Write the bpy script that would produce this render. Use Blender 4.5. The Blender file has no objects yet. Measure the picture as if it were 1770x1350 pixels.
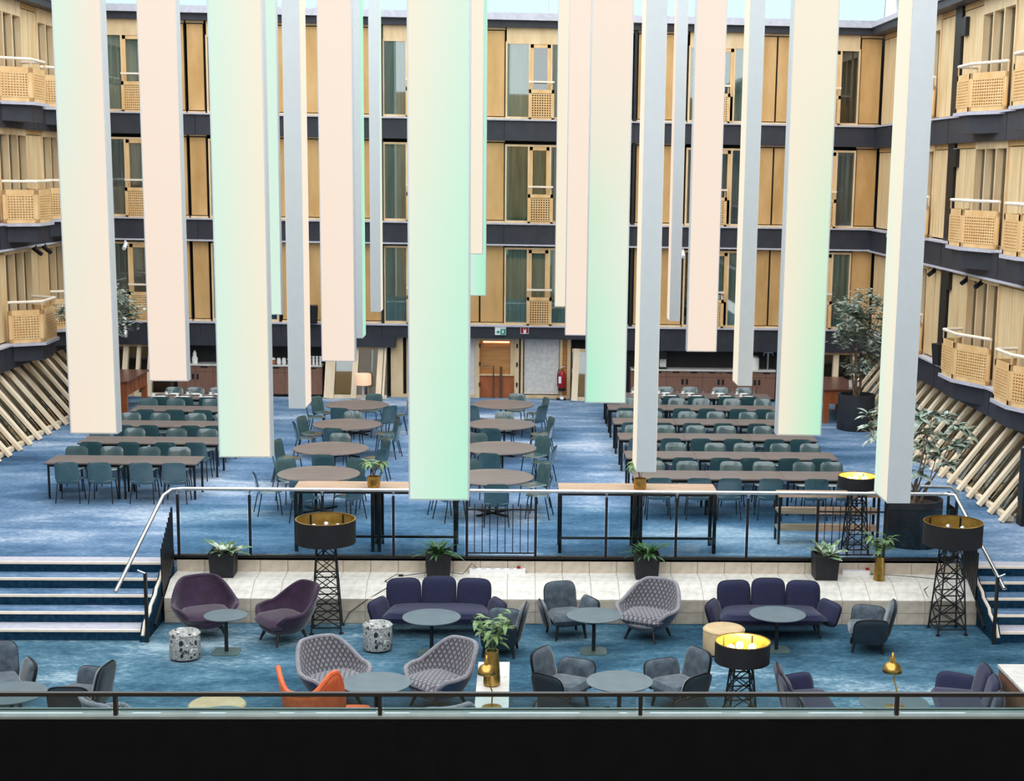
import bpy, math, random
from mathutils import Vector, Matrix
random.seed(7)
S=bpy.context.scene; COL=S.collection
PI=math.pi
def R(a): return math.radians(a)
# ------------------------------------------------------------ camera
FPX,CX,CY=2648.3,1032.08,771.77
PIT,YAW,ROL=R(10.17833),R(2.9565),R(1.02432)
HC=6.65
cF=Vector((math.sin(YAW)*math.cos(PIT),math.cos(YAW)*math.cos(PIT),-math.sin(PIT)))
cR=Vector((math.cos(YAW),-math.sin(YAW),0)); cU=cR.cross(cF)
cR,cU=cR*math.cos(ROL)+cU*math.sin(ROL),-cR*math.sin(ROL)+cU*math.cos(ROL)
cam=bpy.data.cameras.new('camera'); camo=bpy.data.objects.new('camera',cam); COL.objects.link(camo)
cam.sensor_fit='HORIZONTAL'; cam.sensor_width=36; cam.lens=FPX/1770*36
cam.shift_x=(885-CX)/1770; cam.shift_y=(CY-675)/1770
cam.clip_end=300
M4=Matrix((cR,cU,-cF)).transposed().to_4x4(); M4.translation=Vector((0,0,HC)); camo.matrix_world=M4
S.camera=camo
CP=Vector((0,0,HC))
def ray(x,y): return cF+cR*((x-CX)/FPX)-cU*((y-CY)/FPX)
def atZ(x,y,z=0): d=ray(x,y); return CP+d*((z-HC)/d.z)
def atY(x,y,Y): d=ray(x,y); return CP+d*(Y/d.y)
def atX(x,y,X): d=ray(x,y); return CP+d*(X/d.x)
# ------------------------------------------------------------ world and exposure
w=bpy.data.worlds.new('overcast_sky'); S.world=w; w.use_nodes=True
bg=w.node_tree.nodes['Background']; bg.inputs[0].default_value=(0.93,0.98,1.0,1); bg.inputs[1].default_value=1.5
S.view_settings.view_transform='Standard'; S.view_settings.look='None'
S.view_settings.gamma=1; EXPO=1.02; S.view_settings.exposure=EXPO; S.view_settings.use_curve_mapping=False
# ------------------------------------------------------------ materials
def lin(h):
    h=h.lstrip('#'); o=[]
    for i in (0,2,4):
        c=int(h[i:i+2],16)/255; o.append(c/12.92 if c<=.04045 else ((c+.055)/1.055)**2.4)
    return (*o,1)
def newmat(n):
    m=bpy.data.materials.new(n); m.use_nodes=True; return m,m.node_tree.nodes,m.node_tree.links,m.node_tree.nodes['Principled BSDF']
def coords(N,L,scale=(1,1,1),kind='Object',rot=(0,0,0)):
    t=N.new('ShaderNodeTexCoord'); mp=N.new('ShaderNodeMapping'); mp.inputs['Scale'].default_value=scale; mp.inputs['Rotation'].default_value=rot
    L.new(t.outputs[kind],mp.inputs['Vector']); return mp.outputs[0]
def noise(N,L,vec,sc,det=3,rough=.55,dist=0):
    n=N.new('ShaderNodeTexNoise'); n.inputs['Scale'].default_value=sc; n.inputs['Detail'].default_value=det; n.inputs['Roughness'].default_value=rough; n.inputs['Distortion'].default_value=dist
    if vec is not None: L.new(vec,n.inputs['Vector'])
    return n.outputs['Fac']
def ramp(N,L,fac,stops):
    r=N.new('ShaderNodeValToRGB'); e=r.color_ramp.elements
    while len(e)<len(stops): e.new(.5)
    for k,(p,c) in enumerate(stops): e[k].position=p; e[k].color=lin(c) if isinstance(c,str) else c
    L.new(fac,r.inputs[0]); return r.outputs[0]
def bump(N,L,B,h,st=.2,d=.01):
    b=N.new('ShaderNodeBump'); b.inputs['Strength'].default_value=st; b.inputs['Distance'].default_value=d
    L.new(h,b.inputs['Height']); L.new(b.outputs[0],B.inputs['Normal'])
def M(n,a,b=None,rough=.5,metal=0,sc=8,stretch=(1,1,1),bmp=0,spec=.5,sheen=0,coat=0,lo=.35,hi=.65):
    m,N,L,B=newmat(n); B.inputs['Roughness'].default_value=rough; B.inputs['Metallic'].default_value=metal
    B.inputs['Specular IOR Level'].default_value=spec
    if sheen: B.inputs['Sheen Weight'].default_value=sheen; B.inputs['Sheen Roughness'].default_value=.4
    if coat: B.inputs['Coat Weight'].default_value=coat
    f=noise(N,L,coords(N,L,stretch),sc,4)
    L.new(ramp(N,L,f,[(lo,a),(hi,b or a)]),B.inputs['Base Color'])
    if bmp: bump(N,L,B,f,bmp)
    return m
def carpet(n,stops,seed):
    m,N,L,B=newmat(n); B.inputs['Roughness'].default_value=.95; B.inputs['Specular IOR Level'].default_value=.1
    v=coords(N,L,(.55,1,1)); 
    a=noise(N,L,v,.42+seed,3,.5,.5); b=noise(N,L,coords(N,L,(.5,1.3,1)),1.3,6,.7,.4); c=noise(N,L,coords(N,L,(1,2,1)),9,4,.75)
    def mx(x,y,f):
        q=N.new('ShaderNodeMix'); q.inputs[0].default_value=f; L.new(x,q.inputs[2]); L.new(y,q.inputs[3]); return q.outputs[0]
    t=mx(mx(a,b,.4),c,.27)
    L.new(ramp(N,L,t,stops),B.inputs['Base Color'])
    bump(N,L,B,noise(N,L,None,220,2),.25,.004)
    return m
mt={}
mt['carpet']=carpet('blue_carpet',[(.36,'#334a64'),(.45,'#4f6f90'),(.53,'#7691b0'),(.61,'#bcc7d8')],0)
mt['carpet2']=carpet('teal_blue_carpet',[(.36,'#1c3444'),(.46,'#365a70'),(.54,'#567a8e'),(.63,'#a8bdc9')],.1)
mt['riser']=M('stair_riser_carpet','#0e2a3e','#1d4058',.95,sc=14,spec=.1)
mt['ply']=M('birch_plywood','#c39659','#dcb27a',.5,sc=2.2,stretch=(1,1,.35),lo=.3,hi=.7)
mt['board']=M('pale_timber_board','#d9b684','#ecd3a8',.55,sc=3,stretch=(2,2,.25),lo=.3,hi=.7)
mt['frame']=M('light_oak_frame','#dfbd90','#ecd2ab',.5,sc=4,stretch=(1,1,.3))
mt['ash']=M('bleached_ash','#ecd4b4','#f7e6cc',.5,sc=4,stretch=(1,1,.3))
mt['balc']=M('honey_timber','#dfb278','#edc894',.5,sc=4,stretch=(1,1,.4))
mt['rail_w']=M('whitewashed_rail','#f6e3cc','#fbeee0',.45)
mt['char']=M('charcoal_metal','#2b2d38','#33353f',.55,sc=3)
mt['ledge']=M('lilac_grey_ledge','#b9b8c6','#c9c8d4',.5)
mt['black']=M('black_metal','#0c0d10','#141519',.45)
mt['gap']=M('black_gap','#0a0a0a','#0d0d0d',.8)
mt['nblack']=M('black_niche','#17191f','#1d1f26',.6)
mt['parapet']=M('black_parapet','#07070b','#0b0b10',.7,spec=.1)
mt['alu']=M('brushed_steel','#c4c8cc','#d8dbde',.32,1,sc=6)
mt['lampside']=M('pale_grey_aluminium','#c3c9ce','#c6ccd0',.5,.1)
mt['lampside_b']=M('cool_grey_aluminium','#6f7a79','#7c8786',.5,.1)
mt['walnut']=M('walnut_laminate','#7b5648','#936c5a',.5,sc=5,stretch=(6,6,.35),lo=.3,hi=.7)
mt['tabletop']=M('grey_brown_wood_top','#635857','#8a7f7c',.36,sc=5,stretch=(.35,5,1),lo=.3,hi=.7,spec=.6)
mt['oaktop']=M('worn_oak_top','#a98a72','#cfb196',.45,sc=4,stretch=(.3,5,1),lo=.3,hi=.7)
mt['redwood']=M('orange_brown_wood','#9a5028','#b4683a',.4,sc=4,stretch=(1,1,.3))
mt['redtop']=M('polished_brown_top','#6e4a42','#80594e',.25,sc=4)
mt['teal']=M('teal_shell','#325358','#3a5d62',.32,sc=10,spec=.9,coat=1)
mt['white']=M('white_ceramic','#f2f2f2','#fafafa',.3)
mt['stone']=M('pale_stone_tile','#cbc6be','#e3dfd8',.6,sc=7,bmp=.1)
mt['stone2']=M('beige_stone_tile','#bfb2a2','#d3c7b7',.6,sc=7,bmp=.1)
mt['grout']=M('grout','#9c958b','#a59e94',.9)
mt['navy']=M('navy_wool','#171a38','#22264c',.85,sc=60,bmp=.2,sheen=.25)
mt['piping']=M('black_piping','#0b0b12','#11111a',.7)
mt['purple']=M('aubergine_velvet','#230e29','#38193f',.75,sc=6,sheen=.5,bmp=.05)
mt['velvet']=M('blue_grey_velvet','#2c3946','#515f6c',.7,sc=7,sheen=.55,bmp=.08)
mt['velvet_d']=M('dark_petrol_back','#10222e','#182d3a',.7,sc=8,sheen=.3)
mt['bluevel']=M('petrol_blue_velvet','#0d2f4e','#17466c',.65,sc=6,sheen=.4)
mt['orange']=M('orange_leather','#d8582c','#e8703f',.45,sc=7)
mt['beige']=M('sand_leather','#c2a67e','#d2b78f',.55,sc=6)
mt['leg']=M('dark_ash_leg','#14171b','#1e2226',.5)
mt['greytop']=M('slate_grey_table_top','#5c6b74','#67767f',.35,sc=4)
mt['greyplate']=M('grey_green_base_plate','#4a6262','#566e6e',.4)
mt['gold']=M('brushed_brass','#b08a42','#c9a35a',.32,.9,sc=12)
mt['goldin']=M('gold_lining','#a1833f','#b89a55',.4,.6)
mt['shade']=M('black_shade_fabric','#131318','#1a1a20',.8)
mt['pot']=M('matt_black_planter','#1b1c21','#25262c',.6)
mt['potbig']=M('charcoal_planter','#26272e','#30323a',.65,sc=3)
mt['soil']=M('potting_soil','#2a2019','#3d2f25',.95,sc=30)
mt['leafA']=M('variegated_leaf','#4f7a4c','#d9e4d2',.4,sc=9,lo=.42,hi=.58)
mt['leafB']=M('deep_green_leaf','#23452a','#4f7a45',.4,sc=14)
mt['leafC']=M('mid_green_leaf','#4c6f3f','#7f9c62',.45,sc=14)
mt['leafT']=M('toplit_tree_leaf','#4c6b56','#cfdad1',.32,sc=4,lo=.38,hi=.62)  # pale and dark mottling paints light on the leaf tops into the colour
mt['bark']=M('brown_bark','#5a463a','#84705f',.9,sc=12,bmp=.4)
mt['red']=M('signal_red','#96121a','#a81a22',.3)
mt['teals']=M('sign_green','#178f7a','#1f9c86',.4)
mt['curtain']=M('grey_green_curtain','#c3d0cd','#e2ebe7',.9,sc=1.2,stretch=(8,1,.4))
mt['curtain_b']=M('slate_blue_curtain','#8799a9','#b5c3cf',.9,sc=1.2,stretch=(8,1,.4))
mt['curtain_g']=M('deep_green_curtain','#3a7268','#8fbdb2',.9,sc=1.2,stretch=(8,1,.4))
mt['room']=M('dim_room_wall','#3a3e40','#4a4f50',.9,sc=1)
mt['inter']=M('dim_warm_interior','#6d5a45','#a0937f',.9,sc=1.6,lo=.3,hi=.7)
mt['rock']=M('pale_rubble','#b5a894','#e0d8cc',.9,sc=5,bmp=.5)
mt['wallp']=M('grey_textured_blind','#d2cfcc','#e6e3e0',.9,sc=9,bmp=.1)
mt['counter']=M('light_stone_worktop','#d3d0cc','#e2e0dc',.35)
mt['brownglass']=M('smoked_screen','#5a463e','#705b50',.25,sc=2)
mt['copper']=M('warm_timber_slats','#b97f45','#d09a5c',.5,sc=3,stretch=(.3,1,8))
def glass(n,tint,gl=.1,rough=.02):
    m,N,L,B=newmat(n); N.remove(B); o=[q for q in N if q.type=='OUTPUT_MATERIAL'][0]
    t=N.new('ShaderNodeBsdfTransparent'); t.inputs[0].default_value=lin(tint); g=N.new('ShaderNodeBsdfGlossy'); g.inputs['Roughness'].default_value=rough
    x=N.new('ShaderNodeMixShader'); fr=N.new('ShaderNodeFresnel'); fr.inputs[0].default_value=1.45
    ma=N.new('ShaderNodeMath'); ma.operation='ADD'; ma.inputs[1].default_value=gl; L.new(fr.outputs[0],ma.inputs[0]); L.new(ma.outputs[0],x.inputs[0])
    L.new(t.outputs[0],x.inputs[1]); L.new(g.outputs[0],x.inputs[2]); L.new(x.outputs[0],o.inputs[0]); return m
mt['glass']=glass('window_glass','#dfe8e6',.1)
mt['clear']=glass('clear_railing_glass','#e6f2f4',.0)
mt['sky_glass']=glass('pale_roof_glass','#c2cfce',.0,.3)
mt['goblet']=glass('drinking_glass','#eef4f6',.12)
def emit(n,c,s):
    m,N,L,B=newmat(n); B.inputs['Base Color'].default_value=lin(c); B.inputs['Emission Color'].default_value=lin(c); B.inputs['Emission Strength'].default_value=s; return m
mt['bulb_on']=emit('glowing_bulb','#ffc27a',14)
mt['bulb_off']=M('mirrored_bulb','#c9c9c6','#e0e0dc',.12,.8)
mt['lampshade_on']=emit('lit_fabric_shade','#f3c8a6',.22)
mt['covestrip']=emit('warm_cove_tube','#ffd9ae',9)
mt['warmstrip']=emit('warm_cove_light','#ffb878',3)
def quilt(n):
    m,N,L,B=newmat(n); B.inputs['Roughness'].default_value=.8; B.inputs['Sheen Weight'].default_value=.3
    t=N.new('ShaderNodeUVMap'); 
    def wave(rot):
        mp=N.new('ShaderNodeMapping'); mp.inputs['Rotation'].default_value=(0,0,rot); mp.inputs['Scale'].default_value=(1,1,1); L.new(t.outputs[0],mp.inputs[0])
        q=N.new('ShaderNodeTexWave'); q.wave_type='BANDS'; q.bands_direction='X'; q.inputs['Scale'].default_value=4.6; L.new(mp.outputs[0],q.inputs['Vector']); return q.outputs['Fac']
    ma=N.new('ShaderNodeMath'); ma.operation='MINIMUM'; L.new(wave(R(35)),ma.inputs[0]); L.new(wave(R(-35)),ma.inputs[1])
    L.new(ramp(N,L,ma.outputs[0],[(0,'#3f3e47'),(.25,'#74727b'),(.6,'#8a8891')]),B.inputs['Base Color'])
    bump(N,L,B,ma.outputs[0],.8,.02); return m
mt['quilt']=quilt('quilted_grey_velvet')
def pattern(n):
    m,N,L,B=newmat(n); B.inputs['Roughness'].default_value=.8
    v=N.new('ShaderNodeTexVoronoi'); v.inputs['Scale'].default_value=11; L.new(coords(N,L,(1,1,.7)),v.inputs['Vector'])
    f=noise(N,L,coords(N,L),9,6,.75,1.5)
    q=N.new('ShaderNodeMix'); q.inputs[0].default_value=.35; L.new(f,q.inputs[2]); L.new(v.outputs['Distance'],q.inputs[3])
    L.new(ramp(N,L,q.outputs[0],[(.38,'#14161c'),(.43,'#5a5f68'),(.47,'#d8d8d4'),(.5,'#7d7b66'),(.53,'#b9bac0'),(.57,'#40454e'),(.62,'#e2e2de')]),B.inputs['Base Color']); return m
mt['pouf']=pattern('marbled_print_fabric')
def ledface(n,c_tl,c_tr,c_bl,c_br,s=None):
    "lit diffuser: LED colours differ between the four ends of the column"
    m,N,L,B=newmat(n); t=N.new('ShaderNodeTexCoord'); sp=N.new('ShaderNodeSeparateXYZ'); L.new(t.outputs['Generated'],sp.inputs[0])
    mxm=N.new('ShaderNodeMath'); mxm.operation='MAXIMUM'; L.new(sp.outputs[0],mxm.inputs[0]); L.new(sp.outputs[1],mxm.inputs[1])
    ns=noise(N,L,coords(N,L,(1,1,.5)),.9,2)
    md=N.new('ShaderNodeMath'); md.operation='MULTIPLY_ADD'; md.inputs[1].default_value=.5; md.inputs[2].default_value=-.25; L.new(ns,md.inputs[0])
    zz=N.new('ShaderNodeMapRange'); zz.inputs[1].default_value=0; zz.inputs[2].default_value=.62; zz.clamp=True; L.new(sp.outputs[2],zz.inputs[0])
    za=N.new('ShaderNodeMath'); za.operation='ADD'; za.use_clamp=True; L.new(zz.outputs[0],za.inputs[0]); L.new(md.outputs[0],za.inputs[1])
    def mx(fac,a,b):
        q=N.new('ShaderNodeMix'); q.data_type='RGBA'; L.new(fac,q.inputs[0])
        for k,c in ((6,a),(7,b)):
            if isinstance(c,str): q.inputs[k].default_value=lin(c)
            else: L.new(c,q.inputs[k])
        return q.outputs[2]
    c=mx(za.outputs[0],mx(mxm.outputs[0],c_bl,c_br),mx(mxm.outputs[0],c_tl,c_tr))
    L.new(c,B.inputs['Emission Color']); B.inputs['Base Color'].default_value=(.05,.05,.05,1); B.inputs['Emission Strength'].default_value=(s or .93)/2**EXPO; B.inputs['Roughness'].default_value=.5
    return m
# ------------------------------------------------------------ mesh helpers
class MB:
    def __init__(s): s.v=[]; s.f=[]; s.uv={}
    def add(s,vs,fs):
        b=len(s.v); s.v+= [tuple(q) for q in vs]; s.f+=[tuple(i+b for i in q) for q in fs]; return s
    def box(s,x0,x1,y0,y1,z0,z1):
        return s.add([(x0,y0,z0),(x1,y0,z0),(x1,y1,z0),(x0,y1,z0),(x0,y0,z1),(x1,y0,z1),(x1,y1,z1),(x0,y1,z1)],[(0,3,2,1),(4,5,6,7),(0,1,5,4),(1,2,6,5),(2,3,7,6),(3,0,4,7)])
    def bar(s,a,b,w,h=None,up=(0,0,1)):
        a=Vector(a);b=Vector(b);d=(b-a).normalized();u=Vector(up)
        if abs(d.dot(u))>.98: u=Vector((0,1,0))
        r=d.cross(u).normalized();u=r.cross(d);h=h or w
        vs=[q+r*i*w/2+u*j*h/2 for q in(a,b) for i,j in((-1,-1),(1,-1),(1,1),(-1,1))]
        return s.add(vs,[(3,2,1,0),(4,5,6,7),(0,1,5,4),(1,2,6,5),(2,3,7,6),(3,0,4,7)])
    def tube(s,pts,r,n=8,r2=None):
        pts=[Vector(p) for p in pts]; k=len(pts); vs=[]
        for i,p in enumerate(pts):
            d=(pts[min(i+1,k-1)]-pts[max(i-1,0)]).normalized(); u=Vector((0,0,1)) if abs(d.z)<.95 else Vector((0,1,0))
            a=d.cross(u).normalized(); b=a.cross(d); rr=r+( (r2-r)*i/(k-1) if r2 is not None else 0)
            vs+=[p+(a*math.cos(2*PI*j/n)+b*math.sin(2*PI*j/n))*rr for j in range(n)]
        fs=[(i*n+j,i*n+(j+1)%n,(i+1)*n+(j+1)%n,(i+1)*n+j) for i in range(k-1) for j in range(n)]
        fs+=[tuple(range(n))[::-1],tuple((k-1)*n+j for j in range(n))]
        return s.add(vs,fs)
    def lathe(s,prof,n=24,c=(0,0,0),sx=1,sy=1,cap=True):
        vs=[(c[0]+r*sx*math.cos(2*PI*j/n),c[1]+r*sy*math.sin(2*PI*j/n),c[2]+z) for r,z in prof for j in range(n)]; k=len(prof)
        fs=[(i*n+j,i*n+(j+1)%n,(i+1)*n+(j+1)%n,(i+1)*n+j) for i in range(k-1) for j in range(n)]
        if cap: fs+=[tuple(range(n))[::-1],tuple((k-1)*n+j for j in range(n))]
        return s.add(vs,fs)
    def prism(s,poly,z0,z1):
        n=len(poly); vs=[(x,y,z0) for x,y in poly]+[(x,y,z1) for x,y in poly]
        return s.add(vs,[tuple(range(n))[::-1],tuple(range(n,2*n))]+[(i,(i+1)%n,n+(i+1)%n,n+i) for i in range(n)])
    def surf(s,fn,nu,nv,closed=False):
        "grid surface fn(u,v), u,v in 0..1"
        vs=[fn(i/(nu-1),j/(nv-1)) for j in range(nv) for i in range(nu)]
        fs=[(j*nu+i,j*nu+i+1,(j+1)*nu+i+1,(j+1)*nu+i) for j in range(nv-1) for i in range(nu-1)]
        b=len(s.v); s.add(vs,fs)
        for j in range(nv):
            for i in range(nu): s.uv[b+j*nu+i]=(i/(nu-1),j/(nv-1))
        return s
    def pillow(s,w,h,t,k=.25,n=8,mp=lambda x,y,z:(x,y,z),p=4):
        "rounded padded panel, w x h in local xy, thickness t"
        vs=[];fs=[];N2=n+1;e=1.5+.9/k
        for side in (1,-1):
            for j in range(N2):
                for i in range(N2):
                    u=-1+2*i/n; v=-1+2*j/n; rad=max(abs(u),abs(v)); l=math.hypot(u,v); c,q=(u/l,v/l) if l>1e-6 else (1,0)
                    rad=rad**.75; ro=1/((abs(c)**e+abs(q)**e)**(1/e)); x=rad*ro*c*w/2; y=rad*ro*q*h/2
                    z=side*t/2*max(0,1-rad**p)**.5
                    vs.append(mp(x,y,z))
        o=N2*N2
        for j in range(n):
            for i in range(n):
                a=j*N2+i; fs.append((a,a+1,a+N2+1,a+N2)); fs.append((o+a,o+a+N2,o+a+N2+1,o+a+1))
        return s.add(vs,fs)
    def mesh(s,name,m,smooth=False):
        me=bpy.data.meshes.new(name); me.from_pydata(s.v,[],s.f); me.update()
        if m is not None: me.materials.append(mt[m] if isinstance(m,str) else m)
        if s.uv:
            l=me.uv_layers.new(name='uv')
            for lp in me.loops: l.data[lp.index].uv=s.uv.get(lp.vertex_index,(0,0))
        if smooth:
            me.shade_smooth()
            try: me.set_sharp_from_angle(angle=R(42))
            except Exception: pass
        return me
    def build(s,name,m,parent=None,smooth=False,solid=0,bev=0,sub=0):
        o=bpy.data.objects.new(name,s.mesh(name,m,smooth)); COL.objects.link(o)
        if parent is not None: o.parent=parent
        if solid: q=o.modifiers.new('s','SOLIDIFY'); q.thickness=solid; q.offset=0
        if bev: q=o.modifiers.new('b','BEVEL'); q.width=bev; q.segments=2; q.limit_method='ANGLE'
        if sub: q=o.modifiers.new('u','SUBSURF'); q.levels=sub; q.render_levels=sub
        return o
def tag(o,label=None,cat=None,group=None,kind=None):
    if label: o['label']=label
    if cat: o['category']=cat
    if group: o['group']=group
    if kind: o['kind']=kind
    return o
def thing(name,label,cat,loc=(0,0,0),rz=0,group=None):
    o=bpy.data.objects.new(name,None); COL.objects.link(o); o.location=loc; o.rotation_euler=(0,0,rz); o.empty_display_size=.1
    return tag(o,label,cat,group)
def inst(me,name,parent=None,loc=(0,0,0),rot=(0,0,0),scale=(1,1,1)):
    o=bpy.data.objects.new(name,me); COL.objects.link(o); o.parent=parent; o.location=loc; o.rotation_euler=rot; o.scale=scale; return o
def copy_tree(o,parent=None):
    c=o.copy(); COL.objects.link(c); c.parent=parent
    for ch in o.children: copy_tree(ch,c)
    return c
def place(proto,used,loc,rz,label,group=None,scale=None):
    "first use moves the prototype itself, later uses are copies"
    o=proto if not used else copy_tree(proto); used.append(1)
    o.location=loc; o.rotation_euler=(0,0,rz); o['label']=label
    if group: o['group']=group
    if scale: o.scale=(scale,)*3
    return o
def struct(name,mb,m,parent=None,**k):
    o=mb.build(name,m,parent,**k)
    if parent is None: o['kind']='structure'
    return o
ORD=['first','second','third','fourth','fifth','sixth','seventh','eighth','ninth']
LOW=-.85
# ============================================================ FLOORS, STAIRS, STONE LEDGE
YR=25.9
struct('floor',MB().box(-13.6,11.6,YR-.05,45.6,-.3,0),'carpet')
struct('floor_lounge',MB().box(-13.6,11.6,-1.2,YR-.05,LOW-.2,LOW),'carpet2')
XSL,XSR=-6.0,7.9
def stairs(nm,x0,x1):
    n=5; top=25.5; going=(25.5-23.82)/4.0
    mb=MB()
    for k in range(n):
        z1=-k*.17; y0=top-k*going*.98
        mb.box(x0,x1,y0,YR-.04 if k==0 else top-(k-1)*going*.98,LOW,z1-.001 if k==0 else z1)
    st=struct(nm,mb,'riser')
    for k in range(n):
        z1=-k*.17; y0=top-k*going*.98; y1=YR-.04 if k==0 else y0+going*.98
        MB().box(x0,x1,y0+.035,y1,z1-.01,z1+.004).build('tread',  'carpet' if 0<k<4 else 'ledge',st)
        MB().box(x0,x1,y0-.012,y0+.035,z1-.03,z1+.008).build('nosing','rail_w',st)
    return going
g=stairs('trim_stair_left',-13.6,XSL)
stairs('trim_stair_right',XSR,11.6)
# stringers between stair and ledge (white saw-tooth edge)
for nm,x in (('trim_stringer_left',XSL),('trim_stringer_right',XSR)):
    poly=[]; top=25.5
    for k in range(5):
        y0=top-k*g*.98; poly+=[(y0+.05,-k*.17+.1),(y0-.02,-k*.17+.02)]
    pts=[(YR,.12)]+poly+[(23.75,-.75),(23.75,LOW),(YR,LOW)]
    n=len(pts); x2=x+(.1 if x<0 else -.1)
    s=struct(nm,MB().add([(x,a,b) for a,b in pts]+[(x2,a,b) for a,b in pts],[tuple(range(n)),tuple(range(n,2*n))[::-1]]+[(i,(i+1)%n,n+(i+1)%n,n+i) for i in range(n)]),'riser')
    MB().tube([((x+x2)/2,a,b+.005) for a,b in pts[:-2]],.028,6).build('edge_strip','rail_w',s)
# stone ledge with separate tiles
XL0,XL1=-5.85,7.85
led=struct('trim_ledge',MB().prism([(0,0)]*3,0,0) if False else MB().add(
  [(x,y,z) for x in (XL0,XL1) for y,z in ((YR-.06,LOW),(24.83,LOW),(24.83,-.445),(25.32,-.245),(YR-.06,-.245))],
  [(0,1,2,3,4),(9,8,7,6,5),(0,5,6,1),(1,6,7,2),(2,7,8,3),(3,8,9,4),(4,9,5,0)]),'grout')
TW=.46; nt=int((XL1-XL0)/TW)
TW=(XL1-XL0)/nt
def tilemesh(n,w,h,m): return MB().box(.004,w-.004,-.012,.006,.004,h-.004).mesh(n,m)
sl=math.hypot(.49,.2)
fr=tilemesh('tile',TW,.2,'stone2'); fr2=tilemesh('tile',TW,.205,'stone2'); up=tilemesh('tile',TW,.215,'stone2')
slp=tilemesh('tile',TW,sl,'stone'); top_=tilemesh('tile',TW,.53,'stone')
for k in range(nt):
    x=XL0+k*TW
    inst(fr,'tile',led,(x,24.83,LOW+.003)); inst(fr2,'tile',led,(x,24.83,LOW+.203))
    inst(slp,'tile',led,(x,24.828,-.44),(R(-90)+math.atan2(.2,.49),0,0))
    inst(top_,'tile',led,(x,25.325,-.243),(R(-90),0,0))
    inst(up,'tile',led,(x,YR-.06,-.243))
# curb + glass railing of the upper level
rail=thing('glass_railing','long steel-topped glass railing with black posts along the dining level edge','railing',(0,YR,0))
MB().box(-5.9,7.65,-.05,.05,-.04,.045).build('curb','black',rail)
zt=1.2
hr=MB().tube([(-5.7,0,zt),(7.4,0,zt)],.032,10)
hr.build('handrail','alu',rail,smooth=True)
for nm,pp in (('left',[(-6.35,-2.15,-.02),(-5.98,-.35,zt-.05),(-5.9,-.1,zt),(-5.75,0,zt),(-5.7,0,zt)]),('right',[(7.4,0,zt),(7.48,0,zt),(7.6,-.1,zt),(7.98,-1.9,.02)])):
    h_=thing('stair_handrail','bent steel handrail sloping down beside the %s-hand steps'%nm,'handrail',(0,YR,0)); MB().tube(pp,.032,10).build('rail','alu',h_,smooth=True); e_=pp[0] if nm=='left' else pp[-1]; MB().lathe([(.034,-.004),(.034,.004)],10,e_).build('end_cap','alu',h_)
ppx=[308,432,558,680,807,926,1048,1169,1292,1413,1530,1652]
PX=[atY(x,900,YR).x for x in ppx]
pm=MB().box(-.022,.022,-.022,.022,0,1.06).mesh('post','black'); km=MB().lathe([(.012,0),(.012,.06),(.028,.075),(.028,.12)],8).mesh('bracket','alu')
for x in PX:
    p=inst(pm,'post',rail,(x,0,.04)); inst(km,'bracket',p,(0,0,1.04))
for i in range(len(PX)-1):
    a,b=PX[i]+.04,PX[i+1]-.04
    if i in (4,9):
        MB().box(PX[i],PX[i+1],-.012,.012,.86,.885).build('cross_bar','black',rail)
        MB().box(PX[i],PX[i+1],-.012,.012,.09,.11).build('cross_bar','black',rail)
        for k in range(1,9):
            x=PX[i]+(PX[i+1]-PX[i])*k/9; MB().tube([(x,0,.09),(x,0,.97)],.008,6).build('rod','black',rail)
    else: MB().box(a,b,-.006,.006,.06,.93).build('glass_pane','clear',rail)
# stair side balustrade with close rods, left and right
for sx,x0,nm,lab in ((1,XSL+.12,'stair_balustrade','black rod balustrade beside the steps on the left of the stone ledge'),(-1,XSR-.12,'stair_balustrade','black rod balustrade beside the steps on the right of the stone ledge')):
    b=thing(nm,lab,'balustrade',(x0,25.75,0))
    MB().bar((0,-.05,.02),(0,-1.45,-.75+.02),.03,.05).build('bottom_rail','black',b)
    for k in range(9):
        y=-.06-k*.1; MB().box(-.012,.012,y-.03,y+.03,.05+y*.52,.95+y*.52-k*.012).build('rod','black',b)
    MB().box(-.022,.022,-2.02,-1.95,LOW,.28).build('newel_post','black',b)
    MB().tube([(0,-1.98,.28),(-.12*sx,-1.98,.33)],.012,6).build('bracket','alu',b)
# right end return of the railing
rr=thing('railing_return','short steel-topped glass return at the right end of the railing','railing',(7.68,YR+.06,0))
MB().tube([(0,0,1.2),(.05,.55,1.2),(-1.0*.5,.6,1.2)],.028,8).build('handrail','alu',rr,smooth=True)
MB().box(-.02,.02,.5,.54,.0,1.12).build('post','black',rr); MB().box(-.02,.02,-.02,.02,.0,1.12).build('post','black',rr)
MB().box(-.006,.006,.03,.48,.08,.92).build('glass_pane','clear',rr)
struct('wall_front',MB().box(-13.6,11.6,-1.4,-1.2,LOW,10.95),'ply')
# ============================================================ REAR FACADE
YF=44.6
XCL,XCR=-12.6,10.3
ZB=[2.15,5.10,8.03]; FASC=(10.6,10.93)
XW0,XW1=-13.6,11.6
wb=struct('wall_back',MB().box(XW0,XW1,45.32,45.6,0,10.95),'room')
def band(name,z0,z1,mk):
    pass
for i,z in enumerate(ZB):
    z0=z-.56 if i else 1.8
    b=struct('trim_band_%d'%(i+1),MB().box(XCL,XCR,YF,45.32,z0,z),'char')
    MB().box(XCL,XCR,YF-.07,YF+.2,z,z+.045).build('ledge','ledge',b)
    # joint seams in the cladding
    for x in (-9.2,-6.9,-4.0,-.5,3.2,6.7): MB().box(x-.006,x+.006,YF-.004,YF+.01,z0,z-.002).build('seam','gap',b)
    if i==1: MB().box(XCL,XCR,YF-.03,YF+.03,z0-.05,z0-.002).build('light_track','ledge',b)
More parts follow.
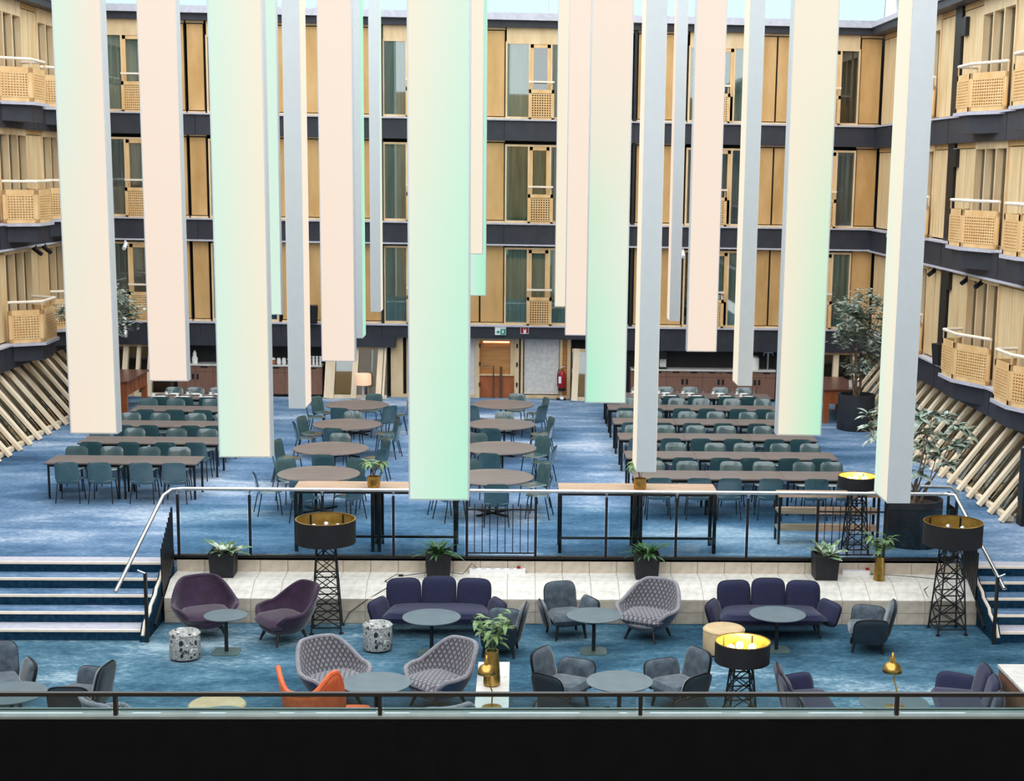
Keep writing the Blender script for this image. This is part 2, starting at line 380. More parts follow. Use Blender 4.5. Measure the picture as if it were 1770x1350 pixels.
# lower drop of the first band over the niches
struct('trim_band_drop_left',MB().box(XCL,-3.62,YF-.002,45.3,1.5,1.802),'char')
struct('trim_band_drop_right',MB().box(2.05,XCR,YF-.002,45.3,1.5,1.802),'char')
fa=struct('trim_fascia_back',MB().box(XCL,XCR,YF-.02,45.4,*FASC),'char')
MB().box(XCL,XCR,YF-.16,YF+.1,FASC[1]-.14,FASC[1]).build('edge','ledge',fa)
# roof glazing above the fascia
def roofglass(name,a,b,n):
    a=Vector(a);b=Vector(b);d=(b-a)/n; out=Vector((d.y,-d.x,0)).normalized()*-.35
    r=struct(name,MB().bar(a+Vector((0,0,.03)),b+Vector((0,0,.03)),.1,.06),'ledge')
    for k in range(n):
        p=a+d*k+d.normalized()*.012; q=a+d*(k+1)-d.normalized()*.012
        MB().add([p+Vector((0,0,.06)),q+Vector((0,0,.06)),q+out+Vector((0,0,2.6)),p+out+Vector((0,0,2.6))],[(0,1,2,3)]).build('glass_pane','sky_glass',r,solid=.02)
        m_=MB().bar(p+Vector((0,0,.06)),p+out+Vector((0,0,2.6)),.025); m_.build('glazing_bar','ledge',r)
roofglass('window_roof_back',(XCR,YF+.1,10.95),(XCL,YF+.1,10.95),12)
roofglass('window_roof_right',(XCR+.3,20,10.95),(XCR+.3,YF,10.95),11)
roofglass('window_roof_left',(XCL-.1,YF,10.95),(XCL-.1,20,10.95),11)
HEAD=[(5.10-.56),(8.03-.56),10.6]
def facX(p): return atY(p,480,YF).x
units=[183,366,664,873,1183,1363]
UW=[(0,39),(39,76),(76,112)]
wn=[0]
curt=[['curtain','curtain_b','curtain_b'],['curtain','curtain_b','curtain'],['curtain','curtain','curtain'],['curtain','curtain_g','curtain'],['curtain','curtain_b','curtain'],['curtain','curtain_b','curtain']]
def wavy(x0,x1,y,z0,z1,m,parent):
    n=max(12,int((x1-x0)/.025)); vs=[];ph=random.random()*6
    for i in range(n+1):
        x=x0+(x1-x0)*i/n; yy=y+.03*math.sin(x*38+ph)+.012*math.sin(x*91+ph)
        vs+=[(x,yy,z0),(x,yy,z1)]
    MB().add(vs,[(2*i,2*i+2,2*i+3,2*i+1) for i in range(n)]).build('curtain',m,parent,smooth=True)
levn=['first','second','third']
for ui,u0 in enumerate(units):
    ends=[facX(u0+a) for a,_ in UW]+[facX(u0+(112 if u0!=1363 else 107))]
    for li in range(3):
        z0=ZB[li]+.045; z1=HEAD[li]-.1 if li<2 else 10.22; wn[0]+=1
        mb=MB(); x0,x3=ends[0],ends[-1]; y0,y1=44.72,44.95; t=.05
        mb.box(x0,x3,y0,y1,z0,z0+.07).box(x0,x3,y0,y1,z1-.06,z1 if li<2 else 10.6)
        for x in ends: mb.box(x-t/2,x+t/2,y0-.01,y1,z0,z1)
        fr_=struct('window_%d'%wn[0],mb,'frame')
        for k in range(3):
            a,b=ends[k]+t/2,ends[k+1]-t/2; c=0
            if k==1:
                d=MB(); d.box(a,a+.09,44.735,44.775,z0+.07,z1-.06).box(b-.09,b,44.735,44.775,z0+.07,z1-.06).box(a,b,44.735,44.775,z1-.16,z1-.06).box(a,b,44.735,44.775,z0+.07,z0+.75)
                d.build('door_leaf','balc',fr_); c=.09
                MB().box(a+c,b-c,44.75,44.762,z0+.75,z1-.16).build('pane','glass',fr_)
            else: MB().box(a,b,44.75,44.762,z0+.07,z1-.06).build('pane','glass',fr_)
            if (ui*3+k+li)%7!=5: wavy(a,b,44.82,z0+.02,z1,curt[ui][2-li],fr_)
# plywood panels with black joints : (px0,px1) runs split into panels
runs=[(122,180,2),(299,328,1),(331,361,1),(485,661,4),(782,829,1),(829,871,1),(990,1088,2),(1095,1180,2),(1299,1331,1),(1331,1360,1),(1472,1492,1)]
for a,b,n in runs:
    xa,xb=facX(a),facX(b)
    if a==122: xa=XCL
    if b==1492: xb=XCR
    for li in range(3):
        z0=ZB[li]+.045; z1=HEAD[li]-.06 if li<2 else 10.52
        MB().box(xa,xb,44.84,44.9,z0,HEAD[li]).build('joint_backing','gap',wb)
        MB().box(xa,xb,44.75,44.85,z0,z0+.05).build('sill_board','frame',wb)
        MB().box(xa,xb,44.78,44.86,z1+.02,HEAD[li]).build('head_board','frame',wb)
        for k in range(n):
            p=xa+(xb-xa)*k/n; q=xa+(xb-xa)*(k+1)/n
            MB().box(p+.025,q-.025,44.77,44.84,z0+.075,z1-.01).build('panel','ply',wb)
# downpipes
for px_ in (661,1091.5):
    x=facX(px_)
    for li in range(3):
        MB().box(x-.04,x+.04,44.66,44.78,ZB[li]+.05,HEAD[li]).build('downpipe','black',wb)
# juliet balconies (the three columns that show)
def lattice(mb,w,h,nx,ny,t=.012,s=.022):
    t=.026
    for i in range(nx+1): x=-w/2+w*i/nx; mb.box(x-s/2,x+s/2,-t,t,0,h)
    for j in range(ny+1): z=h*j/ny; mb.box(-w/2,w/2,-t-.004,t+.004,z-s/2,z+s/2)
    return mb
def juliet(x0,x1,z,label):
    c=(x0+x1)/2; W=x1-x0
    j=thing('juliet_balcony',label,'balcony',(c,YF-.02,z-.04),0,'slim timber balconies on the rear facade')
    MB().box(-W/2,W/2,-.05,.03,1.05,1.1).build('handrail','rail_w',j)
    p=MB().box(-W/2,-W/2+.07,-.025,.025,0,.86).box(W/2-.07,W/2,-.025,.025,0,.86).box(-W/2,W/2,-.025,.025,.76,.86).box(-W/2,W/2,-.025,.025,0,.08).build('panel_frame','balc',j)
    lattice(MB(),W-.16,.62,8,9,.01,.032).build('lattice','balc',j).location=(0,0,.11)
    MB().box(-W/2+.05,W/2-.05,.03,.045,.08,.78).build('hole_shade','gap',j)  # black sheet stands in for the shade seen through the lattice holes
    for s in(-1,1): MB().box(s*(W/2-.06)-.012,s*(W/2-.06)+.012,-.01,.02,.84,1.06).build('bracket','frame',j)
for a,b,nm in ((222,258,'leftmost'),(911,954,'middle'),(1216,1252,'right-hand')):
    for li in range(3):
        juliet(facX(a),facX(b),ZB[li]+.05,'pale timber lattice window balcony on the %s column, %s row above the ground floor'%(nm,levn[li]))
for u0,nm in ((366,'wide cream left-hand'),(664,'widest mint'),(1363,'wide cream right-hand')):
    for li in range(3):
        juliet(facX(u0+39),facX(u0+76),ZB[li]+.05,'timber lattice window balcony hidden behind the %s light column, %s row'%(nm,levn[li]))
# ------------------------------------------------------------ ground floor of the rear wall
gw=struct('wall_rear',MB().box(facX(683)-.2,facX(986)+.1,45.2,45.32,0,1.85),'inter')
def gx(p): return atY(p,640,45.0).x
def gbox(name,p0,p1,z0,z1,y0,y1,m,parent=gw): return MB().box(gx(p0),gx(p1),y0,y1,z0,z1).build(name,m,parent)
for p0,p1 in ((676,697),(703,705),(822,829),(889,897),(900,904),(967,972),(980,986)): gbox('door_post',p0,p1,0,1.82,44.92,45.1,'frame')
gbox('bottom_rail',684,826,0,.09,44.94,45.08,'frame'); gbox('bottom_rail',897,985,0,.09,44.94,45.08,'frame')
gbox('blind',706,822,.09,1.82,45.02,45.06,'wallp'); gbox('blind',906,966,.12,1.8,45.02,45.06,'wallp')
gbox('dark_slot',697,703,.09,1.8,45.04,45.1,'gap'); gbox('dark_side_panel',968,980,.09,1.8,45.04,45.1,'copper')
for p in (829.5,893.5): 
    for z in (.35,.95,1.5): gbox('hinge',p-1.4,p+1.4,z,z+.12,44.88,44.93,'black')
dr=struct('door_1',MB().box(gx(829),gx(889),45.12,45.2,.62,1.7),'copper')
MB().box(gx(829),gx(889),45.02,45.14,0,.66).build('counter_front','redwood',dr)
MB().box(gx(829),gx(889),44.98,45.2,.66,.7).build('counter_top','frame',dr)
MB().box(gx(829),gx(889),44.95,45.1,1.7,1.82).build('head','frame',dr); MB().box(gx(882),gx(890),44.97,45.1,.66,1.75).build('jamb','frame',dr)
MB().tube([(gx(853),44.97,0),(gx(853),44.97,.95),(gx(835),44.97,.95)],.02,6).build('rail_post','brownglass',dr)
MB().tube([(gx(866),44.95,0),(gx(866),44.95,.93)],.035,8).build('bollard','brownglass',dr)
MB().box(gx(835),gx(880),45.1,45.13,1.63,1.66).build('cove_light','warmstrip',dr)
# leaning white frames beside the doors (glazed vestibules)
def leaner(n,p0,p1,mull,zt):
    xa,xb=gx(p0),gx(p1)
    s=struct('window_%d'%n,MB().box(xa,xb,44.55,44.7,0,.1),'ash')
    MB().box(xa,xb,44.8,44.9,zt-.08,zt).build('top_rail','frame',s)
    for p,wd in mull:
        x=gx(p); MB().bar((x,44.52,0),(x+.07,44.85,zt),wd,.16,up=(0,1,0)).build('mullion','ash',s)
    MB().add([(xa,44.62,.08),(xb,44.62,.08),(xb,44.87,zt),(xa,44.87,zt)],[(0,1,2,3)]).build('pane','glass',s,solid=.01)
    MB().box(xa,xb,45.0,45.1,0,zt).build('back_screen','brownglass',s)
leaner(31,567,670,((571,.28),(612,.1),(616,.08),(656,.16),(664,.06)),1.5)
leaner(33,200,300,((219,.14),(241,.1),(262,.14)),1.5)
leaner(34,1345,1482,((1350,.2),(1395,.1),(1438,.16),(1470,.12)),1.5)
leaner(32,988,1030,((992,.18),(1022,.1),),1.5)
# lit table lamp behind the glass
tl=thing('table_lamp','small glowing peach drum lamp in front of the leaning glass left of the doors','lamp',(gx(632),44.2,0))
MB().lathe([(.22,0),(.24,.02),(.24,.3),(.22,.33)],24,(0,0,.45)).build('shade','lampshade_on',tl,smooth=True); MB().lathe([(.1,0),(.1,.03),(.03,.05),(.03,.42)],12).build('stand','ledge',tl)
# black niches, cabinets and worktops
def cabinet_run(nm,px,label_side):
    xs=[atY(p,660,44.7).x for p in px]
    struct(nm,MB().box(xs[0]-.1,xs[-1]+.05,45.26,45.33,0,1.55),'nblack')
    wt=MB().box(xs[0],xs[-1],44.66,45.26,.9,.94).build('worktop','counter'); tag(wt,'long pale stone worktop on the walnut cabinets %s'%label_side,'worktop')
    for k in range(len(xs)-1):
        a,b=xs[k],xs[k+1]; W=b-a
        c=thing('cabinet','walnut cabinet with black pulls, %s from left in the run %s'%(ORD[k],label_side),'cabinet',(a,44.7,0),0,'walnut cabinets '+label_side)
        MB().box(0,W,.02,.5,.08,.9).build('body','walnut',c); MB().box(0.02,W-.02,.08,.45,0,.08).build('plinth','black',c)
        for i in range(2):
            x0=W*i/2+.006; x1=W*(i+1)/2-.006
            d=MB().box(x0,x1,0,.02,.72,.89).build('drawer','walnut',c); MB().box((x0+x1)/2-.1,(x0+x1)/2+.1,-.012,0,.84,.875).build('handle','black',d)
            d=MB().box(x0,x1,0,.02,.09,.71).build('door','walnut',c); hx=x1-.06 if i==0 else x0+.06
            MB().box(hx-.03,hx+.03,-.014,0,.5,.66).build('handle','black',d)
cabinet_run('wall_niche_left',[307,369,431,493,557],'left of the entrance')
cabinet_run('wall_niche_right',[1090,1152.5,1214.6,1276.8,1340],'right of the entrance')
ZW=.94
def ct(p,y=44.95): return (atY(p,630,y).x,y,ZW)
# things on the worktops
e=thing('coffee_machine','black and white bean coffee machine on the right-hand worktop','coffee machine',ct(1143))
MB().box(-.14,.14,-.2,.2,0,.05).build('drip_tray','black',e); MB().box(-.05,.14,-.05,.2,.05,.5).build('body','white',e); MB().box(-.14,.14,-.2,.2,.3,.55).build('head','black',e)
MB().lathe([(.1,0),(.1,.2),(.06,.24)],12,(0,0,.55)).build('bean_hopper','brownglass',e); MB().lathe([(.11,0),(.03,.06)],12,(0,0,.79)).build('lid','alu',e)
e=thing('canister','white insulated jug with steel lid beside the tap on the right worktop','jug',ct(1304))
MB().lathe([(.14,0),(.14,.32),(.12,.36)],14).build('body','white',e,smooth=True); MB().lathe([(.11,0),(.11,.05),(.03,.1)],12,(0,0,.36)).build('lid','alu',e)
e=thing('water_tap','chrome bar tap standing on the right worktop','tap',ct(1327))
MB().tube([(0,0,0),(0,0,.5)],.035,8).build('column','alu',e); MB().tube([(-.13,-.05,.42),(-.13,-.05,.52),(.13,-.05,.52),(.13,-.05,.42)],.03,8).build('spout','alu',e); MB().box(-.2,.25,-.15,.1,0,.02).build('drip_tray','alu',e)
for k,(p,dz) in enumerate(((536,0),(542,0),(548,0),(554,0))):
    e=thing('cup_stack','%s stack of white cups from left on the left-hand worktop'%ORD[k],'cups',ct(p,44.85))
    for j in range(3): MB().lathe([(.03,0),(.042,.085),(.036,.085),(.026,.01)],12,(0,0,j*.085)).build('cup','white',e,smooth=True)
for k,(p,m_) in enumerate(((473,'redwood'),(482,'white'),(491,'white'),(500,'brownglass'))):
    e=thing('counter_jar',['dark wooden bowl with white lid','white sugar pot','white milk jug','dark spice jar'][k]+' on the left-hand worktop','jar',ct(p,44.85))
    MB().lathe([(.05,0),(.07,.06),(.06,.14)],12).build('body',m_,e,smooth=True); MB().lathe([(.062,0),(.05,.05),(.01,.06)],12,(0,0,.14)).build('lid','white',e)
e=thing('carafe','white pitcher with round stopper standing on the worktop behind the left columns','pitcher',ct(337,44.85))
MB().lathe([(.08,0),(.09,.16),(.05,.24),(.06,.3)],14).build('body','white',e,smooth=True); MB().lathe([(.05,0),(.02,.08)],12,(0,0,.3)).build('stopper','white',e)
# signs, extinguisher
x=gx(865); z=atY(865,575,YF).z
e=thing('exit_sign','small green and white lit exit sign above the door','sign',(x,YF-.09,z-.08)); MB().box(-.16,.16,0,.06,.02,.24).build('housing','white',e)
MB().box(-.17,.17,-.01,.09,.24,.28).build('bracket','ledge',e); MB().box(.0,.15,-.006,0,.03,.2).build('door_pictogram','teals',e); MB().add([(-.13,-.006,.11),(-.05,-.006,.17),(-.05,-.006,.13),(-.01,-.006,.13),(-.01,-.006,.09),(-.05,-.006,.09),(-.05,-.006,.05)],[(0,6,5,4,3,2,1)]).build('arrow','teals',e)
MB().lathe([(.016,0),(.016,.01)],8,(.07,-.008,.16)).build('running_figure','white',e); MB().add([(.05,-.008,.15),(.09,-.008,.15),(.1,-.008,.06),(.07,-.008,.1),(.04,-.008,.05)],[(0,4,3,2,1)]).build('running_figure','white',e)
z=atY(906,571,YF).z
e=thing('fire_sign','red and white fire equipment sign on the dark band','sign',(gx(906),YF-.02,z-.1)); MB().box(-.12,.12,0,.015,0,.22).build('plate','white',e)
MB().box(-.11,-.035,-.004,0,.015,.205).build('field','red',e); MB().box(.045,.11,-.004,0,.015,.205).build('field','red',e); MB().box(-.02,.03,-.004,0,.12,.19).build('flame_mark','red',e); MB().box(-.012,.02,-.005,0,.03,.11).build('bottle_mark','white',e)
e=thing('fire_extinguisher','red fire extinguisher hanging beside the grey blind','extinguisher',(gx(971),44.82,.24))
MB().lathe([(.02,0),(.1,.015),(.11,.04),(.11,.5),(.08,.58),(.03,.62)],16).build('cylinder','red',e,smooth=True); MB().lathe([(.112,0),(.112,.09)],16,(0,0,.02)).build('base_ring','black',e)
MB().lathe([(.03,0),(.03,.06)],8,(0,0,.62)).build('valve','gold',e); MB().tube([(-.02,0,.69),(.08,-.02,.75),(.1,-.02,.7)],.012,6).build('lever','alu',e); MB().tube([(0,0,.66),(-.1,0,.64),(-.125,0,.5),(-.12,0,.15)],.013,6).build('hose','black',e); MB().box(-.1,-.02,-.112,-.095,.25,.45).build('label_plate','white',e)
e=thing('extinguisher_foot','black bracket foot with white cap under the extinguisher','bracket',(gx(970),44.7,0)); MB().box(-.14,.14,-.1,.1,0,.05).build('foot','black',e); MB().lathe([(.07,0),(.05,.08)],10,(.02,-.05,.03)).build('cap','white',e)
# ============================================================ SIDE WALLS
XR,XLW=10.28,-12.7
wr=struct('wall_right',MB().box(XR+.5,XR+.75,-1.2,45.4,1.57,10.95),'inter')
wl=struct('wall_left',MB().box(XLW-.75,XLW-.5,-1.2,45.4,1.57,10.95),'inter')
for side,X,sgn in (('right',XR,1),('left',XLW,-1)):
    for i,z in enumerate(ZB):
        z0=z-.58
        xa,xb=sorted((X-sgn*.12,X+sgn*.52))
        b=struct('trim_band_%s_%d'%(side,i+1),MB().box(xa,xb,-1.2,YF+.1,z0,z),'char')
        xa2,xb2=sorted((X-sgn*.19,X+sgn*.1)); MB().box(xa2,xb2,-1.2,YF+.1,z,z+.045).build('ledge','ledge',b)
        xe=X-sgn*.124
        for y in (36.9,32.4,40.9) if side=='right' else (38.0,41.4): MB().box(*sorted((xe,xe+sgn*.01)),y-.01,y+.01,z0,z).build('seam','gap',b)
        if i==1: MB().box(*sorted((X-sgn*.15,X-sgn*.09)),-1.2,YF,z0-.05,z0).build('light_track','ledge',b)
    xa,xb=sorted((X-sgn*.35,X+sgn*.52)); fo=struct('trim_fascia_'+side,MB().box(xa,xb,-1.2,YF+.05,*FASC),'char')
    MB().box(*sorted((X-sgn*.42,X-sgn*.3)),-1.2,YF+.05,FASC[1]-.14,FASC[1]).build('edge','ledge',fo)
def bays(X,sgn,wall,layout,n0):
    n=n0
    for li in range(3):
        z0=ZB[li]+.045; z1=ZB[li+1]-.58 if li<2 else 10.6
        for kind,ya,yb,cnt in layout:
            if kind=='b':
                MB().box(*sorted((X+sgn*.1,X+sgn*.14)),ya,yb,z0,z1).build('joint_backing','gap',wall)
                MB().box(*sorted((X+sgn*.03,X+sgn*.12)),ya,yb,z1-.12,z1).build('head_board','ply',wall)
                for k in range(cnt):
                    p=ya+(yb-ya)*k/cnt; q=ya+(yb-ya)*(k+1)/cnt
                    MB().box(*sorted((X+sgn*.04,X+sgn*.1)),p+.012,q-.012,z0+.04,z1-.14).build('board','board',wall)
            elif kind=='p':
                MB().box(*sorted((X-sgn*.02,X+sgn*.12)),ya,yb,z0,z1).build('downpipe_cover','black',wall)
            else:
                n+=1; zh=z1-.1 if li<2 else 10.3
                mb=MB().box(*sorted((X,X+sgn*.2)),ya,yb,z0,z0+.06).box(*sorted((X,X+sgn*.2)),ya,yb,zh-.06,z1)
                f=struct('window_%d'%n,mb,'frame')
                for k in range(cnt+1):
                    y=ya+(yb-ya)*k/cnt; MB().box(*sorted((X,X+sgn*.2)),y-.04,y+.04,z0+.06,zh-.06).build('mullion','frame',f)
                for k in range(cnt):
                    p=ya+(yb-ya)*k/cnt+.035; q=ya+(yb-ya)*(k+1)/cnt-.035
                    MB().box(*sorted((X+sgn*.15,X+sgn*.16)),p,q,z0+.06,zh-.06).build('pane','glass',f)
                    MB().box(*sorted((X+sgn*.3,X+sgn*.33)),p,q,z0+.06,zh-.06).build('blind','inter' if k%2 else 'room',f)
bays(XR,1,wr,[('b',42.9,44.6,3),('w',40.9,42.9,3),('b',40.7,40.9,1),('w',38.5,40.7,3),('b',37.2,38.5,2),('p',36.6,37.15,1),('b',34.95,36.55,2),('w',32.62,34.95,3),('b',30.9,32.62,2),('w',28.6,30.9,3),('b',26.5,28.6,3)],40)
bays(XLW,-1,wl,[('b',44.2,44.6,1),('w',42.1,44.2,3),('b',40.75,42.1,2),('w',38.65,40.75,3),('b',36.8,38.65,3),('w',34.6,36.8,3)],60)
# box balconies: plan polyline in (x,y); last/first points on the wall
def balcony(plan,z,label,sgn,wallx):
    c=Vector((sum(p[0] for p in plan)/len(plan),sum(p[1] for p in plan)/len(plan),0))
    b=thing('box_balcony',label,'balcony',(c.x,c.y,z),0,'bay balconies on the side walls')
    P=[(p[0]-c.x,p[1]-c.y) for p in plan]
    out=[(p[0]*1.06-sgn*.05,p[1]*1.06) for p in P]
    poly=[(wallx-c.x,P[0][1])]+out+[(wallx-c.x,P[-1][1])]
    if (poly[1][0]-poly[0][0])*0==0:
        MB().prism(poly,-.03,.045).build('floor_slab','ledge',b)
        MB().prism([(x*.82+sgn*.05,y*.8) for x,y in poly],-.42,-.03).build('console','char',b)
    for i in range(len(P)-1):
        a=Vector((*P[i],0)); q=Vector((*P[i+1],0)); d=q-a; L_=d.length; ang=math.atan2(d.y,d.x)
        p=MB().box(0,.08,-.022,.022,.05,.86).box(L_-.08,L_,-.022,.022,.05,.86).box(0,L_,-.022,.022,.74,.86).box(0,L_,-.022,.022,.05,.14).build('side_panel','balc',b)
        p.location=a; p.rotation_euler=(0,0,ang)
        if L_>.3:
            l=lattice(MB(),L_-.2,.56,max(3,int(L_/.09)),9,.012,.034).build('lattice','balc',p); l.location=(L_/2,0,.16)
    MB().tube([(*q,1.06) for q in P],.035,8).build('handrail','rail_w',b)
    for q in (P[0],P[1],P[-2],P[-1]): MB().box(q[0]-.012,q[0]+.012,q[1]-.012,q[1]+.012,.84,1.05).build('bracket','frame',b)
planR=[(10.22,34.95),(9.75,34.8),(9.75,33.8),(10.2,32.65)]
planL=[(-12.62,38.43),(-11.93,38.9),(-11.97,40.1),(-12.62,40.35)]
for li in range(3):
    for k,dy in enumerate((5.8,0,-4.0)):
        balcony([(x,y+dy) for x,y in planR],ZB[li],'timber lattice bay balcony on the right wall, %s, %s row'%(['farthest one','beside the black downpipe','nearest at picture edge'][k],levn[li]),1,10.22)
    for k,dy in enumerate((0,3.45)):
        balcony([(x,y+dy) for x,y in planL],ZB[li],'timber lattice bay balcony on the left wall, %s, %s row'%(['nearer one','farther one beside the light column'][k],levn[li]),-1,-12.62)
# leaning glazed screens at the foot of the side walls
def screen(n,xb,xt,ys,zt,name):
    s=struct('window_%d'%n,MB().box(*sorted((xb-.03*(1 if xb>0 else -1)*1,xb+.1*(1 if xb>0 else -1))),min(ys),max(ys),0.02,.12),'ash')
    sg=1 if xb>0 else -1
    MB().bar((xt,min(ys),zt),(xt,max(ys),zt),.1,.1).build('head_rail','ash',s)
    for y in ys: MB().bar((xb-sg*.16,y,-.0+.02),(xt,y,zt),.07,.17,up=(sg,0,.6)).build('mullion','ash',s)
    for a,b in zip(ys[:-1],ys[1:]):
        a,b=min(a,b)+.03,max(a,b)-.03
        MB().add([(xb+sg*.05,a,.08),(xb+sg*.05,b,.08),(xt+sg*.06,b,zt),(xt+sg*.06,a,zt)],[(0,1,2,3)]).build('pane','glass',s,solid=.01)
    return s
sr_=screen(81,9.62,10.62,[28.95+.745*k for k in range(21)],1.56,'r')
sl_=screen(82,-11.75,-12.85,[30.5+.745*k for k in range(19)],1.56,'l')
struct('wall_low_right',MB().box(11.15,11.4,-1.2,45.4,0,1.57),'inter'); struct('wall_low_left',MB().box(-13.6,-13.4,-1.2,45.4,0,1.57),'inter')
for nm,x in (('left',-13.0),('right',10.85)): struct('trim_cove_'+nm,MB().box(x-.03,x+.03,28.9,44.4,1.5,1.54),'covestrip')
struct('wall_screen_end',MB().box(9.75,11.0,28.6,28.9,0,1.5),'black')
# rubble bed behind the right and left screens
def rubble(name,x0,x1,y0,y1,lab):
    mb=MB()
    for k in range(260):
        x=random.uniform(x0,x1); y=random.uniform(y0,y1); r=random.uniform(.06,.2)
        vs=[];a0=random.random()*6
        for z,q in ((0,.8),(.5,1),(1,.5)):
            for j in range(6): vs.append((x+r*q*math.cos(a0+j*PI/3)*random.uniform(.8,1.2),y+r*q*math.sin(a0+j*PI/3)*random.uniform(.8,1.2),z*r*.9))
        fs=[(i*6+j,i*6+(j+1)%6,(i+1)*6+(j+1)%6,(i+1)*6+j) for i in range(2) for j in range(6)]+[(12,13,14,15,16,17)]
        mb.add(vs,fs)
    o=mb.build(name,'rock'); tag(o,lab,'stones',kind='stuff')
rubble('stone_bed',9.85,10.85,29,44,'pale stones behind the leaning glazing on the right')
rubble('stone_bed',-13.1,-11.95,30.5,44,'pale stones behind the leaning glazing on the left')
# spot lights on the tracks and speakers
def spot(loc,ang,label,m='black'):
    s=thing('spotlight',label,'spotlight',loc,ang,'track spotlights'); MB().box(-.025,.025,-.025,.025,-.05,.06).build('arm',m,s); MB().tube([(0,.06,-.02),(0,-.2,-.16)],.055,10).build('head',m,s)
spot((atX(53,438,-12.55).x,40.6,4.45),R(60),'left one of two black spotlights on the left wall track')
spot((-12.55,41.4,4.45),R(60),'right one of two black spotlights on the left wall track')
for k,y in enumerate((33.9,35.0,37.9,42.2)): spot((10.3,y,4.42),R(-60),'black track spotlight on the right wall, %s from the picture edge'%ORD[k])
for k,(p,y) in enumerate(((217,44.5),(1181,44.5))): spot((atY(p,420,y).x,y,4.42),0,['small white spotlight above the leftmost window','small white spotlight above the window between right light columns'][k],'white')
e=thing('wall_spot','small silver spotlight on a bracket above the far left buffet','spotlight',(atY(216,570,44.3).x,44.3,1.75)); MB().lathe([(.1,0),(.1,.18),(.06,.24),(.06,.34)],14).build('head','alu',e,smooth=True); MB().tube([(0,0,.34),(0,0,.4),(0,.3,.4)],.02,6).build('bracket','alu',e)
def speaker(loc,rz,label,sc=1):
    s=thing('loudspeaker',label,'speaker',loc,rz,'black loudspeakers'); s.scale=(sc,)*3
    MB().add([(-.14,-.16,0),(.14,-.16,0),(.1,.12,0),(-.1,.12,0),(-.17,-.2,.52),(.17,-.2,.52),(.12,.12,.52),(-.12,.12,.52)],[(0,3,2,1),(4,5,6,7),(0,1,5,4),(1,2,6,5),(2,3,7,6),(3,0,4,7)]).build('cabinet','black',s,bev=.015)
    MB().add([(-.12,-.17,.03),(.12,-.17,.03),(.15,-.208,.49),(-.15,-.208,.49)],[(0,1,2,3)]).build('grille','shade',s,solid=.006)
speaker((atX(1627,632,10.15).x,atX(1627,632,10.15).y,2.2),R(-70),'black loudspeaker on the right wall ledge beside a timber balcony')
speaker((atY(541,555,44.4).x,44.45,2.2),0,'black loudspeaker on the rear wall ledge between light columns')
q=atX(100,575,-12.72); speaker((-12.7,q.y,2.196),R(60),'black loudspeaker on the left wall beside the timber balcony')
for k,(y,z) in enumerate(((36.3,9.9),(36.5,6.9),(36.5,4.0))):
    s=thing('wall_lantern','black square wall lantern on the downpipe, %s from the top'%ORD[k],'lantern',(10.38,y,z),0,'lanterns on the black downpipe'); MB().box(-.16,.08,-.16,.16,0,.42).build('housing','black',s,bev=.01); MB().box(-.13,.05,-.13,.13,.42,.435).build('top_plate','ledge',s)
# ============================================================ HANGING LIGHT COLUMNS
LW,LT,LZ,LTOP=.68,.262,2.78,12.6
CRM,PEA,MIN,GRN='#f7ebd3','#f9e4d2','#d6f2e0','#a9f0cd'
def column(xl,xr,yb,side,cols,label,z=None,Y=None,sm='lampside'):
    "side: 'f' lit face to the camera, 'l'/'r' narrow grey face to the camera"
    wd=LW if side=='f' else LT
    if Y is None:
        Y=atZ((xl+xr)/2,yb,LZ).y; z=LZ
    elif z is None: z=atY((xl+xr)/2,yb,Y).z
    if xl is not None and side=='f': x0=atY(xl,yb,Y).x; x1=x0+LW
    else: x0=atY(xl,yb,Y).x; x1=x0+LT
    if xr is not None:
        c=(atY(xl,yb,Y).x+atY(xr,yb,Y).x)/2; wd2=atY(xr,yb,Y).x-atY(xl,yb,Y).x; x0,x1=c-wd2/2,c+wd2/2
    dp=LT if side=='f' else LW
    W=x1-x0
    t=thing('light_column',label,'hanging light',(x0+W/2,Y+dp/2,z),0,'hanging light columns')
    MB().box(-W/2,W/2,-dp/2,dp/2,.0,LTOP-z).build('casing',sm,t)
    m=ledface('led_face',*cols)
    e=.018
    if side=='f':
        for s in (-1,1): MB().box(-W/2+e,W/2-e,*sorted((s*dp/2,s*(dp/2+.006))),e,LTOP-z-e).build('lit_panel',m,t)
    else:
        for s in (-1,1): MB().box(*sorted((s*W/2,s*(W/2+.006))),-dp/2+e,dp/2-e,e,LTOP-z-e).build('lit_panel',m,t)
    for sx in (-1,1): MB().tube([(sx*W*.3,0,LTOP-z),(sx*W*.3,0,LTOP-z+1.2)],.006,5).build('suspension_cable','alu',t)
C=column
C(121.5,203,750,'f',(MIN,PEA,PEA,CRM),'wide cream and peach light column nearest the left wall')
C(258,324.5,659,'f',(PEA,PEA,PEA,PEA),'narrower peach light column, second from left')
C(378.6,469,791,'f',(MIN,CRM,MIN,CRM),'wide mint-edged cream light column hanging over the left long tables')
C(452,487,556,'f',(MIN,MIN,MIN,MIN),'pale mint light column half hidden behind the wide cream one at left',z=2.85,Y=40)
C(499.5,528,706,'r',(CRM,CRM,CRM,PEA),'grey-sided light column with cream edge beside the rearmost left round table')
C(556,614,625,'f',(PEA,PEA,PEA,PEA),'peach light column above the rearmost left round table')
C(606,627,584.6,'r',(MIN,GRN,GRN,GRN),'grey light column with green edge peeking from behind the peach one')
C(641,658,539,'r',(MIN,MIN,MIN,CRM),'thin grey light column with mint edge, left of centre')
C(706.5,811,865,'f',(CRM,MIN,MIN,'#b4f3d2'),'widest mint green light column at centre, hanging lowest in front of the railing')
